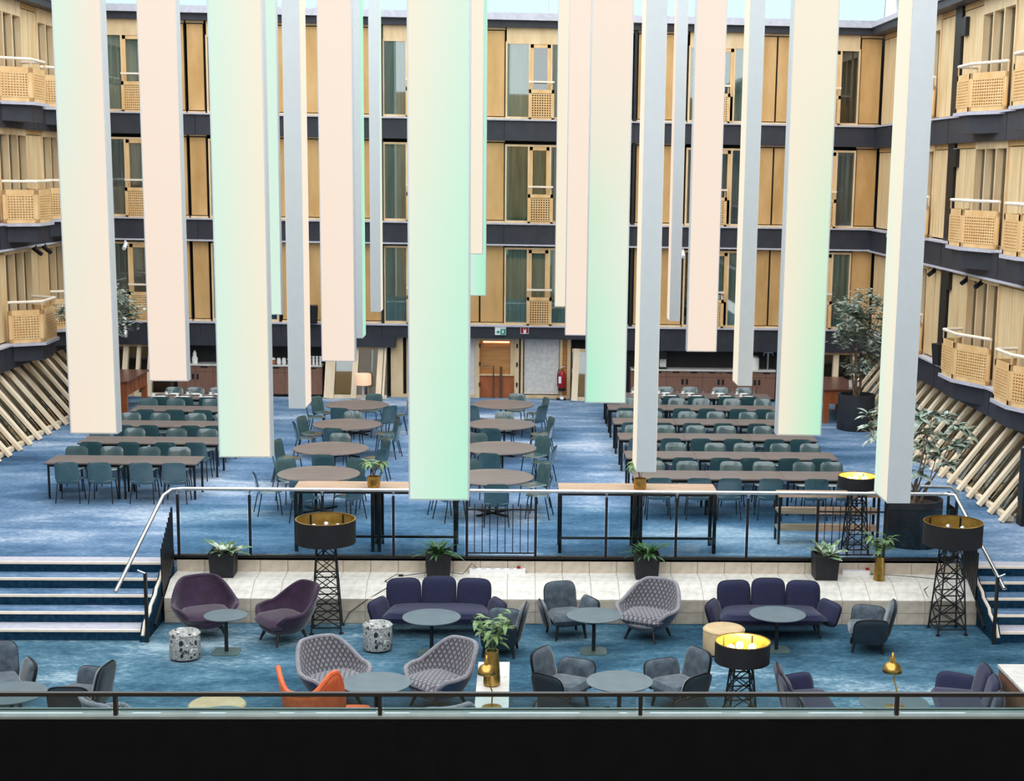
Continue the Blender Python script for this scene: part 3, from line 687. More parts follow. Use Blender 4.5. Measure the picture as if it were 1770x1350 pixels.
C(806,834.6,443,'f',(CRM,CRM,CRM,CRM),'short cream light column right behind the widest mint one',z=4.7,Y=36)
C(806,840,520,'f',(GRN,GRN,MIN,GRN),'short bright green light column behind the short cream one',z=3.25,Y=42)
C(958.5,1000,535,'f',(CRM,CRM,CRM,CRM),'pale cream light column just left of the peach one right of the doors',z=2.95,Y=42.3)
C(976.6,1032,580,'f',(PEA,PEA,PEA,PEA),'peach light column tucked behind the bright green one')
C(1011.5,1081.5,697,'f',(PEA,PEA,GRN,MIN),'wide bright green light column turning peach at its top')
C(1100,1133.5,816,'l',(CRM,CRM,CRM,CRM),'grey-sided light column with cream left edge above the middle bar table')
C(1157,1175,555,'l',(PEA,PEA,PEA,PEA),'thin pale grey light column between two wider ones right of centre')
C(1187,1238.5,608,'f',(PEA,PEA,PEA,PEA),'plain peach light column over the rear of the right long tables')
C(1275,1299.5,667,'l',(CRM,CRM,CRM,CRM),'grey light column with cream left edge in front of the walnut cabinets')
C(1343,1419,753,'f',(CRM,CRM,CRM,'#aef2cc'),'wide cream light column with green lower right over the right tables')
C(1533,1573,870,'l',(CRM,CRM,CRM,MIN),'tall grey light column at far right with cream and mint left face')
# ============================================================ NEAR PARAPET
pq=atY(885,1243,7.0); zp=pq.z; zr=atY(885,1201,7.03).z
struct('wall_parapet',MB().box(-6,6,7.0,7.12,2.0,zp),'parapet')
pr=thing('parapet_rail','slim black rail with glass on the dark parapet in the foreground','railing',(0,7.03,zp))
MB().box(-6,6,-.03,atZ(885,1228,zp).y-7.03,.0,.012).build('cap','lampside_b',pr)
MB().box(-6,6,.06,.075,.012,.02).build('channel','greyplate',pr)
MB().box(-6,6,-.012,.012,zr-zp-.006,zr-zp+.012).build('top_rail','black',pr)
pts=[atY(x,1220,7.03).x for x in (200,657,1107,1550)]; dpx=pts[1]-pts[0]
ps=[pts[0]-dpx]+pts+[pts[3]+dpx]
for x in ps: MB().box(x-.009,x+.009,-.015,.015,.0,zr-zp).build('post','black',pr)
for a,b in zip(ps[:-1],ps[1:]): MB().box(a+.02,b-.02,.0,.006,.02,zr-zp-.01).build('glass_pane','clear',pr)
#@@PART2
# ============================================================ DINING CHAIRS AND TABLES
def make_dining_chair():
    t=thing('dining_chair','x','chair')
    MB().pillow(.47,.45,.035,.22,8,lambda x,y,z:(x*(1-.12*y/.45),y+.02,.455+z-.05*max(0,-y-.1)*0+.02*(y/.22)**2*(1 if y<0 else -.6)),6).build('seat','teal',t,smooth=True)
    MB().pillow(.47,.46,.03,.2,8,lambda x,y,z:(x*(1-.05*y),-.2-.2*(y+.2)+.35*x*x+z,.62+y+.0),6).build('backrest','teal',t,smooth=True)
    MB().pillow(.44,.2,.03,.1,6,lambda x,y,z:(x,-.17-.04*math.cos((y+.1)*8)+z*.7,.47+.06*y+z),6).build('shell_bend','teal',t,smooth=True)
    for sx in (-1,1):
        for (y0,y1) in ((.17,.22),(-.15,-.25)):
            MB().tube([(sx*.17,y0,.435),(sx*.205,y0+(y1-y0)*.15,.41),(sx*.235,y1,0)],.0115,6).build('leg','black',t)
    MB().tube([(-.17,.17,.43),(.17,.17,.43)],.01,6).build('crossbar','black',t)
    return t
CH=make_dining_chair(); ch_used=[]
def chair(x,y,rz,label,group): place(CH,ch_used,(x,y,0),rz,label,group)
def make_rect_table(W=1.5,D=.86):
    t=thing('dining_table','x','table')
    MB().box(-W/2+.003,W/2-.003,-D/2,D/2,.715,.74).build('tabletop','tabletop',t)
    MB().box(-W/2+.004,W/2-.004,-D/2+.001,D/2-.001,.705,.716).build('edge_band','black',t)
    MB().box(-W/2+.08,W/2-.08,-D/2+.06,-D/2+.09,.65,.705).box(-W/2+.08,W/2-.08,D/2-.09,D/2-.06,.65,.705).box(-W/2+.06,-W/2+.09,-D/2+.07,D/2-.07,.65,.705).box(W/2-.09,W/2-.06,-D/2+.07,D/2-.07,.65,.705).build('apron','black',t)
    for sx in (-1,1):
        for sy in (-1,1): MB().tube([(sx*(W/2-.06),sy*(D/2-.06),0),(sx*(W/2-.06),sy*(D/2-.06),.71)],.024,8).build('leg','black',t)
    return t
RT=make_rect_table(); rt_used=[]
ROWL=['frontmost','second','third','fourth','rearmost']; ROWR=['frontmost','second','third','fourth','fifth','rearmost']
YL=[30.91,33.2,35.38,37.65,39.72]; YRr=[29.8,31.96,34.27,36.4,38.65,40.8]
def px_x(p,Y,z=.75): # world X of pixel column p at depth Y and height z
    lo,hi=0,1400
    for _ in range(40):
        m=(lo+hi)/2
        if atY(p,m,Y).z>z: lo=m
        else: hi=m
    return atY(p,lo,Y).x
leftnear=[[114,171,244,300],[158,222,286,338.5],[214,257,329,371],[251,301,350,398],[278,319,360,402]]
leftfar=[[132,194,257,311],[173,233,304,358],[227,277,339.5,388],[256,303,365,410],[302,338.5,378,415]]
rightnear=[[1140,1209.6,1261,1332.5,1412.5,1466],[1125,1180.8,1246.6,1296.6,1363.6,1417.8],[1105,1159,1211.4,1269,1338,1383.7],[1091,1145.6,1197,1250.6,1309,1358],[1081.6,1131,1179.7,1222,1277,1319.7],[1066,1112,1161,1205,1256,1294]]
rightfar=[[1130,1189,1263.5,1320,1390,1437],[1112,1168.3,1236.5,1286,1349.4,1400],[1097,1151,1203.4,1255.8,1319,1366],[1081.6,1129.6,1188,1237.7,1293.7,1340],[1087,1130,1170.8,1211.7,1264.8,1318],[1062,1106,1151,1192.7,1244.8,1286]]
for side,YS,ROW,near,far,xs in (('left',YL,ROWL,leftnear,leftfar,(-8.7,-7.2)),('right',YRr,ROWR,rightnear,rightfar,(3.0,4.5,6.0))):
    for i,Y in enumerate(YS):
        for k,x in enumerate(xs):
            pos=(['left end','right end'] if len(xs)==2 else ['left end','middle','right end'])[k]
            place(RT,rt_used,(x,Y,0),0,'grey-brown table at the %s of the %s long row on the %s'%(pos,ROW[i],side),'rectangular dining tables')
        for nm,lst,yy,rz in (('near',near[i],Y-.6,0),('far',far[i],Y+.61,PI)):
            for k,p in enumerate(lst):
                yb=yy-.24 if rz==0 else yy+.24
                x=px_x(p,yb); chair(x,yy,rz+random.uniform(-.05,.05),'teal chair %s from left on the %s side of the %s %s-hand long row'%(ORD[k],nm,ROW[i],side),'chairs at the long tables')
def make_round():
    t=thing('round_table','x','table')
    MB().lathe([(.0,.715),(.79,.715),(.8,.722),(.8,.738),(.795,.742),(.0,.742)],48,cap=False).build('tabletop','tabletop',t)
    for a in range(4): 
        an=PI/4+a*PI/2; MB().tube([(.09*math.cos(an),.09*math.sin(an),.03),(.09*math.cos(an),.09*math.sin(an),.715)],.022,8).build('column','black',t)
    for a in range(2):
        an=PI/4+a*PI/2; MB().bar((-.42*math.cos(an),-.42*math.sin(an),.02),(.42*math.cos(an),.42*math.sin(an),.02),.06,.035).build('foot_bar','black',t)
    return t
RD=make_round(); rd_used=[]
cols=[('left',[(551,818.5),(572,774.7),(600,733),(617,699.5)]),('right',[(852,824),(863.5,773.8),(867,733),(870,698.6)])]
angs={'left':[[130,58,198,262,356,312],[160,88,195,270,25,335],[160,90,195,262,25,345],[150,75,193,255,318,8]],
      'right':[[112,38,343,275,215,178],[112,40,350,262,164,204],[88,20,345,258,160,202],[150,72,25,228,320,190]]}
def side_word(a):
    return ['right','far right','far','far left','left','near left','near','near right'][int(((a+22.5)%360)//45)]
RN=['frontmost','second','third','rearmost']
for side,lst in cols:
    for i,(x,y) in enumerate(lst):
        c=atZ(x,y,.74)
        place(RD,rd_used,(c.x,c.y,0),0,'round grey-brown dining table, %s in the %s column of round tables'%(RN[i],side),'round dining tables')
        seen={}
        for a in angs[side][i]:
            wd=side_word(a); seen[wd]=seen.get(wd,0)+1
            sfx='' if seen[wd]==1 else ' second'
            r=.98+random.uniform(-.05,.06)
            chair(c.x+r*math.cos(R(a)),c.y+r*math.sin(R(a)),R(a)+PI/2+random.uniform(-.12,.12),'teal chair on the%s %s side of the %s round table, %s column'%(sfx,wd,RN[i],side),'chairs at the round tables')
# place settings on the two rearmost rows
def make_plate():
    t=thing('dinner_plate','x','plate'); MB().lathe([(.0,.0),(.07,0),(.13,.018),(.13,.022),(.07,.006),(0,.006)],20,cap=False).build('dish','white',t,smooth=True)
    MB().box(-.04,.04,-.08,.08,.008,.03).build('folded_napkin','white',t); return t
def make_glass():
    t=thing('wine_glass','x','glass'); MB().lathe([(.0,0),(.035,.003),(.005,.01),(.005,.08),(.035,.12),(.038,.17),(.03,.2)],12,cap=False).build('bowl','goblet',t,smooth=True); MB().lathe([(.036,0),(.036,.004)],12).build('foot','goblet',t); return t
def make_cup():
    t=thing('coffee_cup','x','cup'); MB().lathe([(.0,.012),(.03,.012),(.042,.075),(.038,.075),(.026,.02),(0,.02)],14,cap=False).build('bowl','white',t,smooth=True); MB().lathe([(0,0),(.045,.0),(.075,.012),(.04,.008),(0,.008)],16,cap=False).build('saucer','white',t); return t
PLT,GLS,CUP=make_plate(),make_glass(),make_cup(); pu,gu,cu=[],[],[]
for side,Y,near,far in (('left',YL[4],leftnear[4],leftfar[4]),('right',YRr[5],rightnear[5],rightfar[5])):
    for nm,lst,dy in (('near',near,-.26),('far',far,.26)):
        for k,p in enumerate(lst[:6]):
            x=px_x(p,Y+dy); z=.742; d='%s from left, %s side of the rearmost %s-hand row'%(ORD[k],nm,side)
            place(PLT,pu,(x,Y+dy,z),0,'white plate with folded napkin, '+d,'place settings')
            s=1 if dy>0 else -1
            place(GLS,gu,(x+.17,Y+dy*.55,z),0,'stemmed glass, '+d,'place settings')
            place(CUP,cu,(x-.2,Y+dy*.8,z),0,'white cup on saucer, '+d,'place settings')
# big brown wooden tables at the back corners
def buffet(x0,x1,y0,y1,label):
    z=.95; t=thing('buffet_table',label,'table',((x0+x1)/2,(y0+y1)/2,0)); W=(x1-x0)/2; D=(y1-y0)/2
    MB().box(-W,W,-D,D,z-.04,z).build('tabletop','redtop',t,bev=.006)
    MB().box(-W+.08,W-.08,-D+.08,D-.08,z-.42,z-.041).build('apron','redwood',t)
    n=5
    for k in range(n+1): y=-D+.1+(2*D-.2)*k/n; MB().box(W-.081,W-.07,y-.012,y+.012,z-.41,z-.05).build('apron_strip','redtop',t); MB().box(-W+.07,-W+.081,y-.012,y+.012,z-.41,z-.05).build('apron_strip','redtop',t)
    for sx in (-1,1):
        for sy in (-1,1): MB().box(sx*(W-.14)-.07,sx*(W-.14)+.07,sy*(D-.14)-.07,sy*(D-.14)+.07,0,z-.4).build('leg','redwood',t)
buffet(-11.6,-10.38,40.87,43.3,'polished brown wooden buffet table in the far left corner')
buffet(8.2,9.3,40.8,43.4,'polished brown wooden buffet table in the far right corner beside the potted tree')
e=thing('flower_pot','small white pot with green herb on the far right buffet table','plant',(9.1,41.3,.95)); MB().lathe([(.07,0),(.09,.18),(.08,.18),(.06,.02)],12).build('pot','white',e)
for k in range(8): MB().add([(0,0,.16),(.05,.03,.26),(.02+.1*math.cos(k),.1*math.sin(k),.3),(-.02,.04,.24)],[(0,1,2,3)]).build('leaf','leafB',e)
# ============================================================ BAR TABLES, SHELF
def bar_table(x0,x1,y0,y1,z,label):
    t=thing('bar_table',label,'table',((x0+x1)/2,(y0+y1)/2,0)); W=(x1-x0)/2; D=(y1-y0)/2; b=.03
    n=2
    for k in range(5): MB().box(-W,W,-D+2*D*k/5+.002,-D+2*D*(k+1)/5-.002,z-.035,z).build('top_plank','oaktop',t)
    MB().box(-W+.01,W-.01,-D+.01,D-.01,z-.09,z-.036).build('top_frame','black',t)
    for sx in (-1,-.04,.04,1):
        for sy in (-1,1): MB().box(sx*(W-b)-b,sx*(W-b)+b,sy*(D-b)-b,sy*(D-b)+b,0,z-.09).build('leg','black',t)
        MB().box(sx*(W-b)-.02,sx*(W-b)+.02,-D,D,.1,.14).build('foot_rail','black',t)
    MB().box(-W,W,-D+.02,-D+.06,.25,.29).build('foot_rail','black',t)
def xz(p,y,Y): return atY(p,y,Y).x
bar_table(xz(508,845,26.35),xz(790,846,26.35),26.32,26.98,1.13,'oak-topped high bar table with black frame behind the railing left of centre')
bar_table(xz(966,848,26.3),xz(1240,850,26.3),26.3,26.98,1.13,'oak-topped high bar table with black frame behind the railing right of centre')
sx0,sx1=xz(1347,855,27.05),xz(1522,855,27.05)
t=thing('shelf_console','low oak shelf unit with black frame behind the railing on the right','shelf',((sx0+sx1)/2,27.25,0)); W=(sx1-sx0)/2
for z in (.3,.62,.93): MB().box(-W,W,-.2,.2,z-.05,z).build('shelf_board','oaktop',t)
for s in (-1,1):
    for d in (-1,1): MB().box(s*(W-.02)-.022,s*(W-.02)+.022,d*.19-.022,d*.19+.022,0,.88).build('leg','black',t)
# ============================================================ TOWER LAMPS
def tower(x,y,zf,zs0,zs1,dia,lit,label,s0=.24,s1=.14):
    t=thing('tower_lamp',label,'floor lamp',(x,y,zf),R(4)); h0=zs0-zf; h1=zs1-zf
    def hw(z): return s0+(s1-s0)*z/h0
    for sx in (-1,1):
        for sy in (-1,1):
            MB().bar((sx*s0,sy*s0,.02),(sx*s1,sy*s1,h0+.05),.022).build('tower_leg','black',t); MB().lathe([(.04,0),(.04,.02)],10,(sx*s0,sy*s0,0)).build('foot_pad','black',t)
    n=max(3,round(h0/.3)); zs=[.1+(h0-.08)*k/n for k in range(n+1)]
    for k,z in enumerate(zs):
        a=hw(z); c=[(-a,-a,z),(a,-a,z),(a,a,z),(-a,a,z)]
        for i in range(4): MB().bar(c[i],c[(i+1)%4],.018).build('ring_bar','black',t)
        if k<n:
            b=hw(zs[k+1]); d=[(-b,-b,zs[k+1]),(b,-b,zs[k+1]),(b,b,zs[k+1]),(-b,b,zs[k+1])]
            for i in range(4):
                MB().bar(c[i],d[(i+1)%4],.014).build('cross_brace','black',t); MB().bar(c[(i+1)%4],d[i],.014).build('cross_brace','black',t)
    r=dia/2
    sh=MB().lathe([(r-.012,h0),(r,h0),(r,h1),(r-.012,h1)],48,cap=False).build('shade','shade',t,smooth=True)
    MB().lathe([(r-.014,h0+.01),(r-.014,h1-.005)],48,cap=False).build('gold_lining','goldin',sh,smooth=True)
    MB().lathe([(r-.016,h1-.006),(r+.003,h1-.006),(r+.003,h1+.004),(r-.016,h1+.004)],48,cap=False).build('rim','gold',sh,smooth=True)
    MB().lathe([(0,h0+.02),(r-.02,h0+.02)],48,cap=False).build('base_disc','goldin',sh)
    for s in (-1,1): MB().box(s*(r*.55)-.02,s*(r*.55)+.02,r*.78,r*.8,h0,h1-.02).build('strap','black',sh)
    bz=h0+(h1-h0)*.62
    for k in range(5):
        a=R(72*k+20); d=r*.42
        MB().tube([(0,0,bz-.03),(d*.75*math.cos(a),d*.75*math.sin(a),bz-.03)],.02,8).build('socket_arm','black',t)
        MB().lathe([(.0,-.055)]+[(.055*math.cos(R(q)),.055*math.sin(R(q))) for q in (-50,-20,10,40,65)]+[(0,.055)],14,(d*math.cos(a),d*math.sin(a),bz),cap=False).build('bulb','bulb_on' if lit else 'bulb_off',t,smooth=True)
    if lit:
        l=bpy.data.lights.new('bulb_glow','POINT'); l.energy=lit; l.color=(1,.62,.28); l.shadow_soft_size=.06
        lo=bpy.data.objects.new('bulb_glow',l); COL.objects.link(lo); lo.parent=t; lo.location=(0,0,bz+.06)
tower(-3.13,24.46,LOW,.63,1.02,.97,0,'tall black lattice lamp with unlit wide drum shade beside the purple armchairs')
tower(7.2,24.46,LOW,.66,1.04,.98,0,'tall black lattice lamp with unlit drum shade at the right end of the ledge')
q=atZ(1478,957,0); tower(q.x,26.45,0,atY(1478,843,26.45).z,atY(1478,822,26.45).z,.7,22,'lit lattice lamp with gold-lined shade behind the railing on the right',.19,.12)
tower(atY(1283,1130,20.6).x,20.6,LOW,atY(1283,1143,20.6).z,atY(1283,1108,20.6).z,.78,26,'short lit lattice lamp with glowing gold shade beside the sand pouf',.19,.12)
# ============================================================ LOUNGE SEATING
def legs(t,pts,h,r0=.028,r1=.014,splay=.08,m='leg'):
    for x,y in pts:
        l=math.hypot(x,y) or 1; MB().tube([(x,y,h),(x*(1+splay/l),y*(1+splay/l),0)],r0,8,r1).build('leg',m,t)
def sm(a,b,x): x=max(0,min(1,(x-a)/(b-a))); return x*x*(3-2*x)
def egg_h(th): a=abs(th); return .85-.32*sm(26,84,a)-.02*sm(84,112,a)-.23*sm(112,152,a)
def egg_pt(th,v,off):
    a=R(th); z=.16+(egg_h(th)-.16)*v; q=max(0,z-.16)
    r=.24+.3*min(1,q/.36)**.55+off
    x=r*math.sin(a); y=-r*.9*math.cos(a)-.13*max(0,(z-.5)/.38)*max(0,math.cos(a))
    return (x,y,z)
def make_egg(inner,outer,name,quilted):
    t=thing(name,'x','armchair')
    mb=MB(); mb.surf(lambda u,v:egg_pt(-180+360*u,.3+.7*v,-.055),61,12)
    if quilted:
        for k in mb.uv: mb.uv[k]=(mb.uv[k][0]*3.3,mb.v[k][2])
    mb.build('inner_shell',inner,t,smooth=True)
    mb=MB().surf(lambda u,v:egg_pt(-180+360*u,v*.985,0),61,12)
    mb.add([egg_pt(-180+6*k,0,0) for k in range(60)],[tuple(range(60))]); mb.build('outer_shell',outer,t,smooth=True)
    mb=MB().tube([egg_pt(-180+4*k,1,-.027) for k in range(91)],.034,8); mb.build('rolled_edge',inner if not quilted else 'greyedge',t,smooth=True)
    if quilted:
        f=MB().surf(lambda u,v:egg_pt(140+80*u,.25+.75*v,.006),15,6)
        for k in f.uv: f.uv[k]=(f.uv[k][0]*.8,f.uv[k][1]*.25)
        f.build('front_lip',inner,t,smooth=True)
    mb=MB().pillow(.8,.72,.2,.36,12,lambda x,y,z:(x,y+.03,.36+z))
    if quilted:
        for k,vv in enumerate(mb.v): mb.uv[k]=(vv[0],vv[1])
    mb.build('seat_cushion',inner,t,smooth=True)
    legs(t,[(.2,.2),(-.2,.2),(.22,-.22),(-.22,-.22)],.2,.032,.016,.1)
    return t
mt['greyedge']=M('grey_velvet_edge','#7c7a84','#8f8d96',.75,sc=20,sheen=.3)
EP=make_egg('purple','purple','purple_armchair',False); EQ=make_egg('quilt','bluevel','quilted_armchair',True); ep,eq=[],[]
def L(x,y,z=LOW): v=atZ(x,y,z); return v
def lp(proto,used,x,y,deg,label,group,sc=1.0,z=LOW):
    v=atZ(x,y,z); return place(proto,used,(v.x,v.y,LOW),R(deg),label,group,sc)
def at_(proto,used,px_,Y,deg,label,group,sc=1.0,zref=-.4):
    return place(proto,used,(px_x(px_,Y,zref),Y,LOW),R(deg),label,group,sc)
at_(EP,ep,355,24.14,203,'purple velvet armchair beside the steps, facing right behind the small round table','purple armchairs')
at_(EP,ep,489,23.86,128,'purple velvet armchair turned left, next to the tall lattice lamp','purple armchairs')
GQ='quilted grey armchairs'
at_(EQ,eq,579,20.85,217,'quilted grey armchair facing right beside the orange wing chair',GQ)
at_(EQ,eq,756,20.82,133,'quilted grey armchair facing left beside the white console table',GQ)
at_(EQ,eq,1119,24.08,150,'quilted grey armchair in front of the stone ledge, right of centre',GQ)
at_(EQ,eq,222,19.0,-45,'quilted grey armchair at bottom left, cut off by the parapet',GQ)
at_(EQ,eq,752,18.9,22,'quilted grey armchair at bottom centre with only its rounded back top showing',GQ)
def petal(t,name,w,h,loc,rz,tilt,m='velvet',mb_='velvet_d',th=.11):
    "upholstered petal: cushion in front of a darker shell, with piping"
    Mx=Matrix.Translation(loc)@Matrix.Rotation(rz,4,'Z')@Matrix.Rotation(tilt,4,'X')
    f=lambda x,y,z:tuple(Mx@Vector((x,z,y)))
    o=MB().pillow(w,h,th,.3,10,lambda x,y,z:f(x*(1-.0*y),y+h/2,z),5).build(name,m,t,smooth=True)
    MB().pillow(w*1.02,h*1.01,th*.55,.3,10,lambda x,y,z:f(x,y+h/2,z-th*.42),5).build('shell',mb_,o,smooth=True)
    loop=[]
    for k in range(41):
        a=2*PI*k/40; c,q=math.cos(a),math.sin(a); ro=1/((abs(c)**4.5+abs(q)**4.5)**(1/4.5)); loop.append(f(ro*c*w/2,ro*q*h/2+h/2,-.012))
    MB().tube(loop,.011,5).build('piping','piping' ,o)
    return o
def make_petal_chair():
    t=thing('petal_armchair','x','armchair')
    MB().pillow(.58,.6,.2,.18,10,lambda x,y,z:(x*(1+.12*y/.3),y+.03,.33+z),6).build('seat','velvet',t,smooth=True)
    MB().pillow(.56,.54,.1,.2,8,lambda x,y,z:(x,y,.25+z),6).build('seat_base','velvet_d',t,smooth=True)
    petal(t,'backrest',.54,.6,(0,-.24,.23),0,R(13))
    petal(t,'armrest',.55,.42,(-.32,.0,.2),R(-80),R(15)); petal(t,'armrest',.55,.42,(.32,.0,.2),R(80),R(15))
    legs(t,[(.22,.22),(-.22,.22),(.22,-.2),(-.22,-.2)],.24,.03,.02,.05); return t
EV=make_petal_chair(); ev=[]
GV='blue-grey velvet armchairs'
for x,Y,d,l in ((979,24.2,197,'blue-grey velvet armchair against the ledge, left of a round table, facing forward'),
 (974,20.75,238,'blue-grey velvet armchair facing right at the foreground round table'),
 (1172,20.75,122,'blue-grey velvet armchair facing left at the foreground round table'),
 (1502,23.5,80,'single blue-grey velvet armchair turned left in front of the ledge at right'),
 (866,23.25,84,'blue-grey velvet armchair half hidden behind the brass vase plant'),
 (140,20.3,80,'blue-grey velvet armchair facing left at the bottom left table'),
 (-2,20.85,200,'blue-grey velvet armchair cut off by the left picture edge'),
 (985,19.25,-32,'blue-grey velvet armchair seen from behind at bottom, left of a table'),
 (1160,19.2,32,'blue-grey velvet armchair seen from behind at bottom, right of a table')):
    at_(EV,ev,x,Y,d,l,GV)
def make_sofa(n):
    t=thing('navy_sofa','x','sofa'); W=.57*n
    MB().pillow(W+.0,.7,.2,.08,14,lambda x,y,z:(x*(1+.06*y/.35),y+.02,.33+z),8).build('seat','navy',t,smooth=True)
    MB().pillow(W-.06,.6,.1,.1,8,lambda x,y,z:(x,y,.25+z),8).build('seat_base','navy',t,smooth=True)
    for k in range(n):
        o=k-(n-1)/2; petal(t,'back_cushion',.56,.57,(o*.57,-.27+.03*abs(o),.26+.03*(abs(o)<.3)),R(7*o),R(12),'navy','navy')
    petal(t,'armrest',.58,.4,(-W/2-.02,.02,.18),R(-66),R(20),'navy','navy'); petal(t,'armrest',.58,.4,(W/2+.02,.02,.18),R(66),R(20),'navy','navy')
    legs(t,[(W/2-.12,.24),(-W/2+.12,.24),(W/2-.12,-.2),(-W/2+.12,-.2)],.24,.03,.02,.06); return t
SF=make_sofa(3); sf=[]
GS='navy petal sofas'
for x,Y,d,l in ((757,24.34,180,'navy three-seat sofa against the ledge left of centre'),(1333,24.3,180,'navy three-seat sofa against the ledge right of centre'),(1404,19.6,-88,'navy sofa at bottom right facing right toward the table with the brass lamp'),(1668,19.65,82,'navy sofa at bottom right facing left, beside the white-topped counter')): at_(SF,sf,x,Y,d,l,GS)
# orange wing chair
def wing_pt(th,v,off):
    a=R(th); hh=.86+.24*sm(20,62,abs(th))-.55*sm(68,115,abs(th)); r=.34+.1*v+off; z=.22+(hh-.22)*v
    return (r*1.15*math.sin(a)*(1+.12*v),-r*math.cos(a)-.1*v*max(0,math.cos(a)),z)
v=atZ(533,1182,.12)
t=thing('wing_chair','orange leather wing chair seen from behind at the parapet','armchair',(v.x,v.y+.3,LOW),R(-14)); t.scale=(.74,.8,1)
MB().surf(lambda u,q:wing_pt(-115+230*u,q,0),33,10).build('shell','orange',t,smooth=True,solid=.08)
MB().tube([wing_pt(-115+230*k/40,1,0) for k in range(41)],.045,8).build('rolled_edge','orange',t,smooth=True)
MB().pillow(.62,.6,.16,.35,10,lambda x,y,z:(x,y+.05,.4+z)).build('seat_cushion','orange',t,smooth=True)
MB().lathe([(0,.18),(.26,.2),(.4,.36),(0,.36)],24,cap=False).build('seat_base','orange',t,smooth=True)
MB().tube([(0,0,.03),(0,0,.2)],.035,10).build('stem','alu',t); 
for k in range(4): MB().tube([(0,0,.05),(.34*math.cos(k*PI/2+.7),.34*math.sin(k*PI/2+.7),.012)],.018,6).build('foot','alu',t)
v=atZ(612,1222,-.45)
t=thing('ottoman','small orange leather ottoman beside the wing chair','ottoman',(v.x+.02,v.y-.1,LOW)); MB().pillow(.46,.4,.14,.35,10,lambda x,y,z:(x,y,.36+z)).build('cushion','orange',t,smooth=True); MB().tube([(0,0,.02),(0,0,.33)],.03,8).build('stem','alu',t); MB().lathe([(.2,0),(.2,.015),(.03,.03)],16).build('foot','alu',t)
# poufs
def pouf(x,y,d,h,m,label,name='pouf'):
    v=atZ(x,y,LOW); t=thing(name,label,'pouf',(v.x,v.y,LOW)); r=d/2
    MB().lathe([(0,.03),(r-.01,.03),(r,.06),(r,h-.03),(r-.02,h-.004),(r-.04,h),(0,h)],32,cap=False).build('body',m,t,smooth=True); MB().lathe([(r-.03,0),(r-.02,.04)],28).build('plinth','black',t)
    MB().tube([((r+.001)*math.cos(2*PI*k/32),(r+.001)*math.sin(2*PI*k/32),h-.03) for k in range(33)],.006,5).build('seam',m,t)
pouf(320.5,1138,.47,.44,'pouf','round pouf with grey marbled print in front of the purple armchair')
pouf(653,1123,.46,.44,'pouf','round pouf with grey marbled print in front of the navy sofa')
pouf(1250,1128,.66,.42,'beige','large sand-coloured round pouf behind the lit lattice lamp')
v=atZ(375,1216,-.4); t=thing('pouf','sand-coloured round pouf half hidden behind a grey table at bottom left','pouf',(v.x,v.y,LOW)); MB().lathe([(0,.03),(.37,.03),(.38,.06),(.38,.43),(.36,.45),(0,.45)],32,cap=False).build('body','beige',t,smooth=True); MB().lathe([(.34,0),(.35,.04)],24).build('plinth','black',t)
# round pedestal tables
def pedestal(x,y,dia,z,label):
    v=atZ(x,y,z); t=thing('pedestal_table',label,'table',(v.x,v.y,LOW)); h=z-LOW; r=dia/2
    MB().lathe([(0,h-.022),(r-.02,h-.022),(r,h-.008),(r,h),(0,h)],44,cap=False).build('tabletop','greytop',t)
    MB().tube([(0,0,.012),(0,0,h-.02)],.03,12).build('column','leg',t)
    MB().prism([(.21*math.copysign(abs(math.cos(a))**.4,math.cos(a)),.21*math.copysign(abs(math.sin(a))**.4,math.sin(a))) for a in [2*PI*k/32 for k in range(32)]],0,.012).build('base_plate','greyplate',t)
pedestal(390,1063,.67,-.25,'small round grey pedestal table between the purple armchairs')
pedestal(746,1066,.91,-.25,'round grey pedestal table in front of the left navy sofa')
pedestal(1027,1063,.87,-.25,'round grey pedestal table between velvet and quilted armchairs')
pedestal(1344,1061,.9,-.25,'round grey pedestal table in front of the right navy sofa')
pedestal(650,1180,.95,-.3,'round grey pedestal table between the two foreground quilted armchairs')
pedestal(1071,1177,.92,-.27,'round grey pedestal table between the two foreground velvet armchairs')
pedestal(1545,1214,.93,-.28,'round grey pedestal table carrying a brass lamp at bottom right')
pedestal(18,1197,.93,-.28,'round grey pedestal table cut off by the left picture edge')
pedestal(383,1236,.7,-.35,'round grey pedestal table in front of the sand pouf at bottom left')
# white console with vase, lamp
zc=-.4; a=atZ(827,1144,zc); b=atZ(881,1144,zc)
CW=b.x-a.x; t=thing('console_table','narrow white-topped console running away from the parapet at centre','console',((a.x+b.x)/2,a.y-1.1,LOW))
MB().box(-CW/2,CW/2,-1.1,1.1,.41,.45).build('top','counter',t); MB().box(-CW/2+.03,CW/2-.03,-1.07,1.07,.0,.41).build('body','walnut',t)
def brass_lamp(loc,rz,label,sc=1):
    t=thing('brass_desk_lamp',label,'desk lamp',loc,rz); t.scale=(sc,)*3
    MB().lathe([(0,0),(.13,0),(.13,.015),(.03,.025),(0,.025)],24,cap=False).build('base','gold',t,smooth=True)
    MB().tube([(0,.0,.02),(.01,.02,.2),(-.03,.05,.34),(0,.06,.5)],.01,8).build('arm','gold',t,smooth=True)
    MB().lathe([(.115,0),(.11,.05),(.075,.1),(.03,.12),(.03,.18),(.016,.2),(.01,.24)],20,(-.06,.06,.44),cap=False).build('shade','gold',t,smooth=True,solid=.006)
v=atZ(850,1224,zc); brass_lamp((v.x,v.y,zc),R(10),'brass desk lamp on the white console next to the vase',1.05)
v=atZ(1548,1225,-.28); brass_lamp((v.x,v.y,-.28),R(-10),'brass desk lamp on the round table at bottom right',1.1)
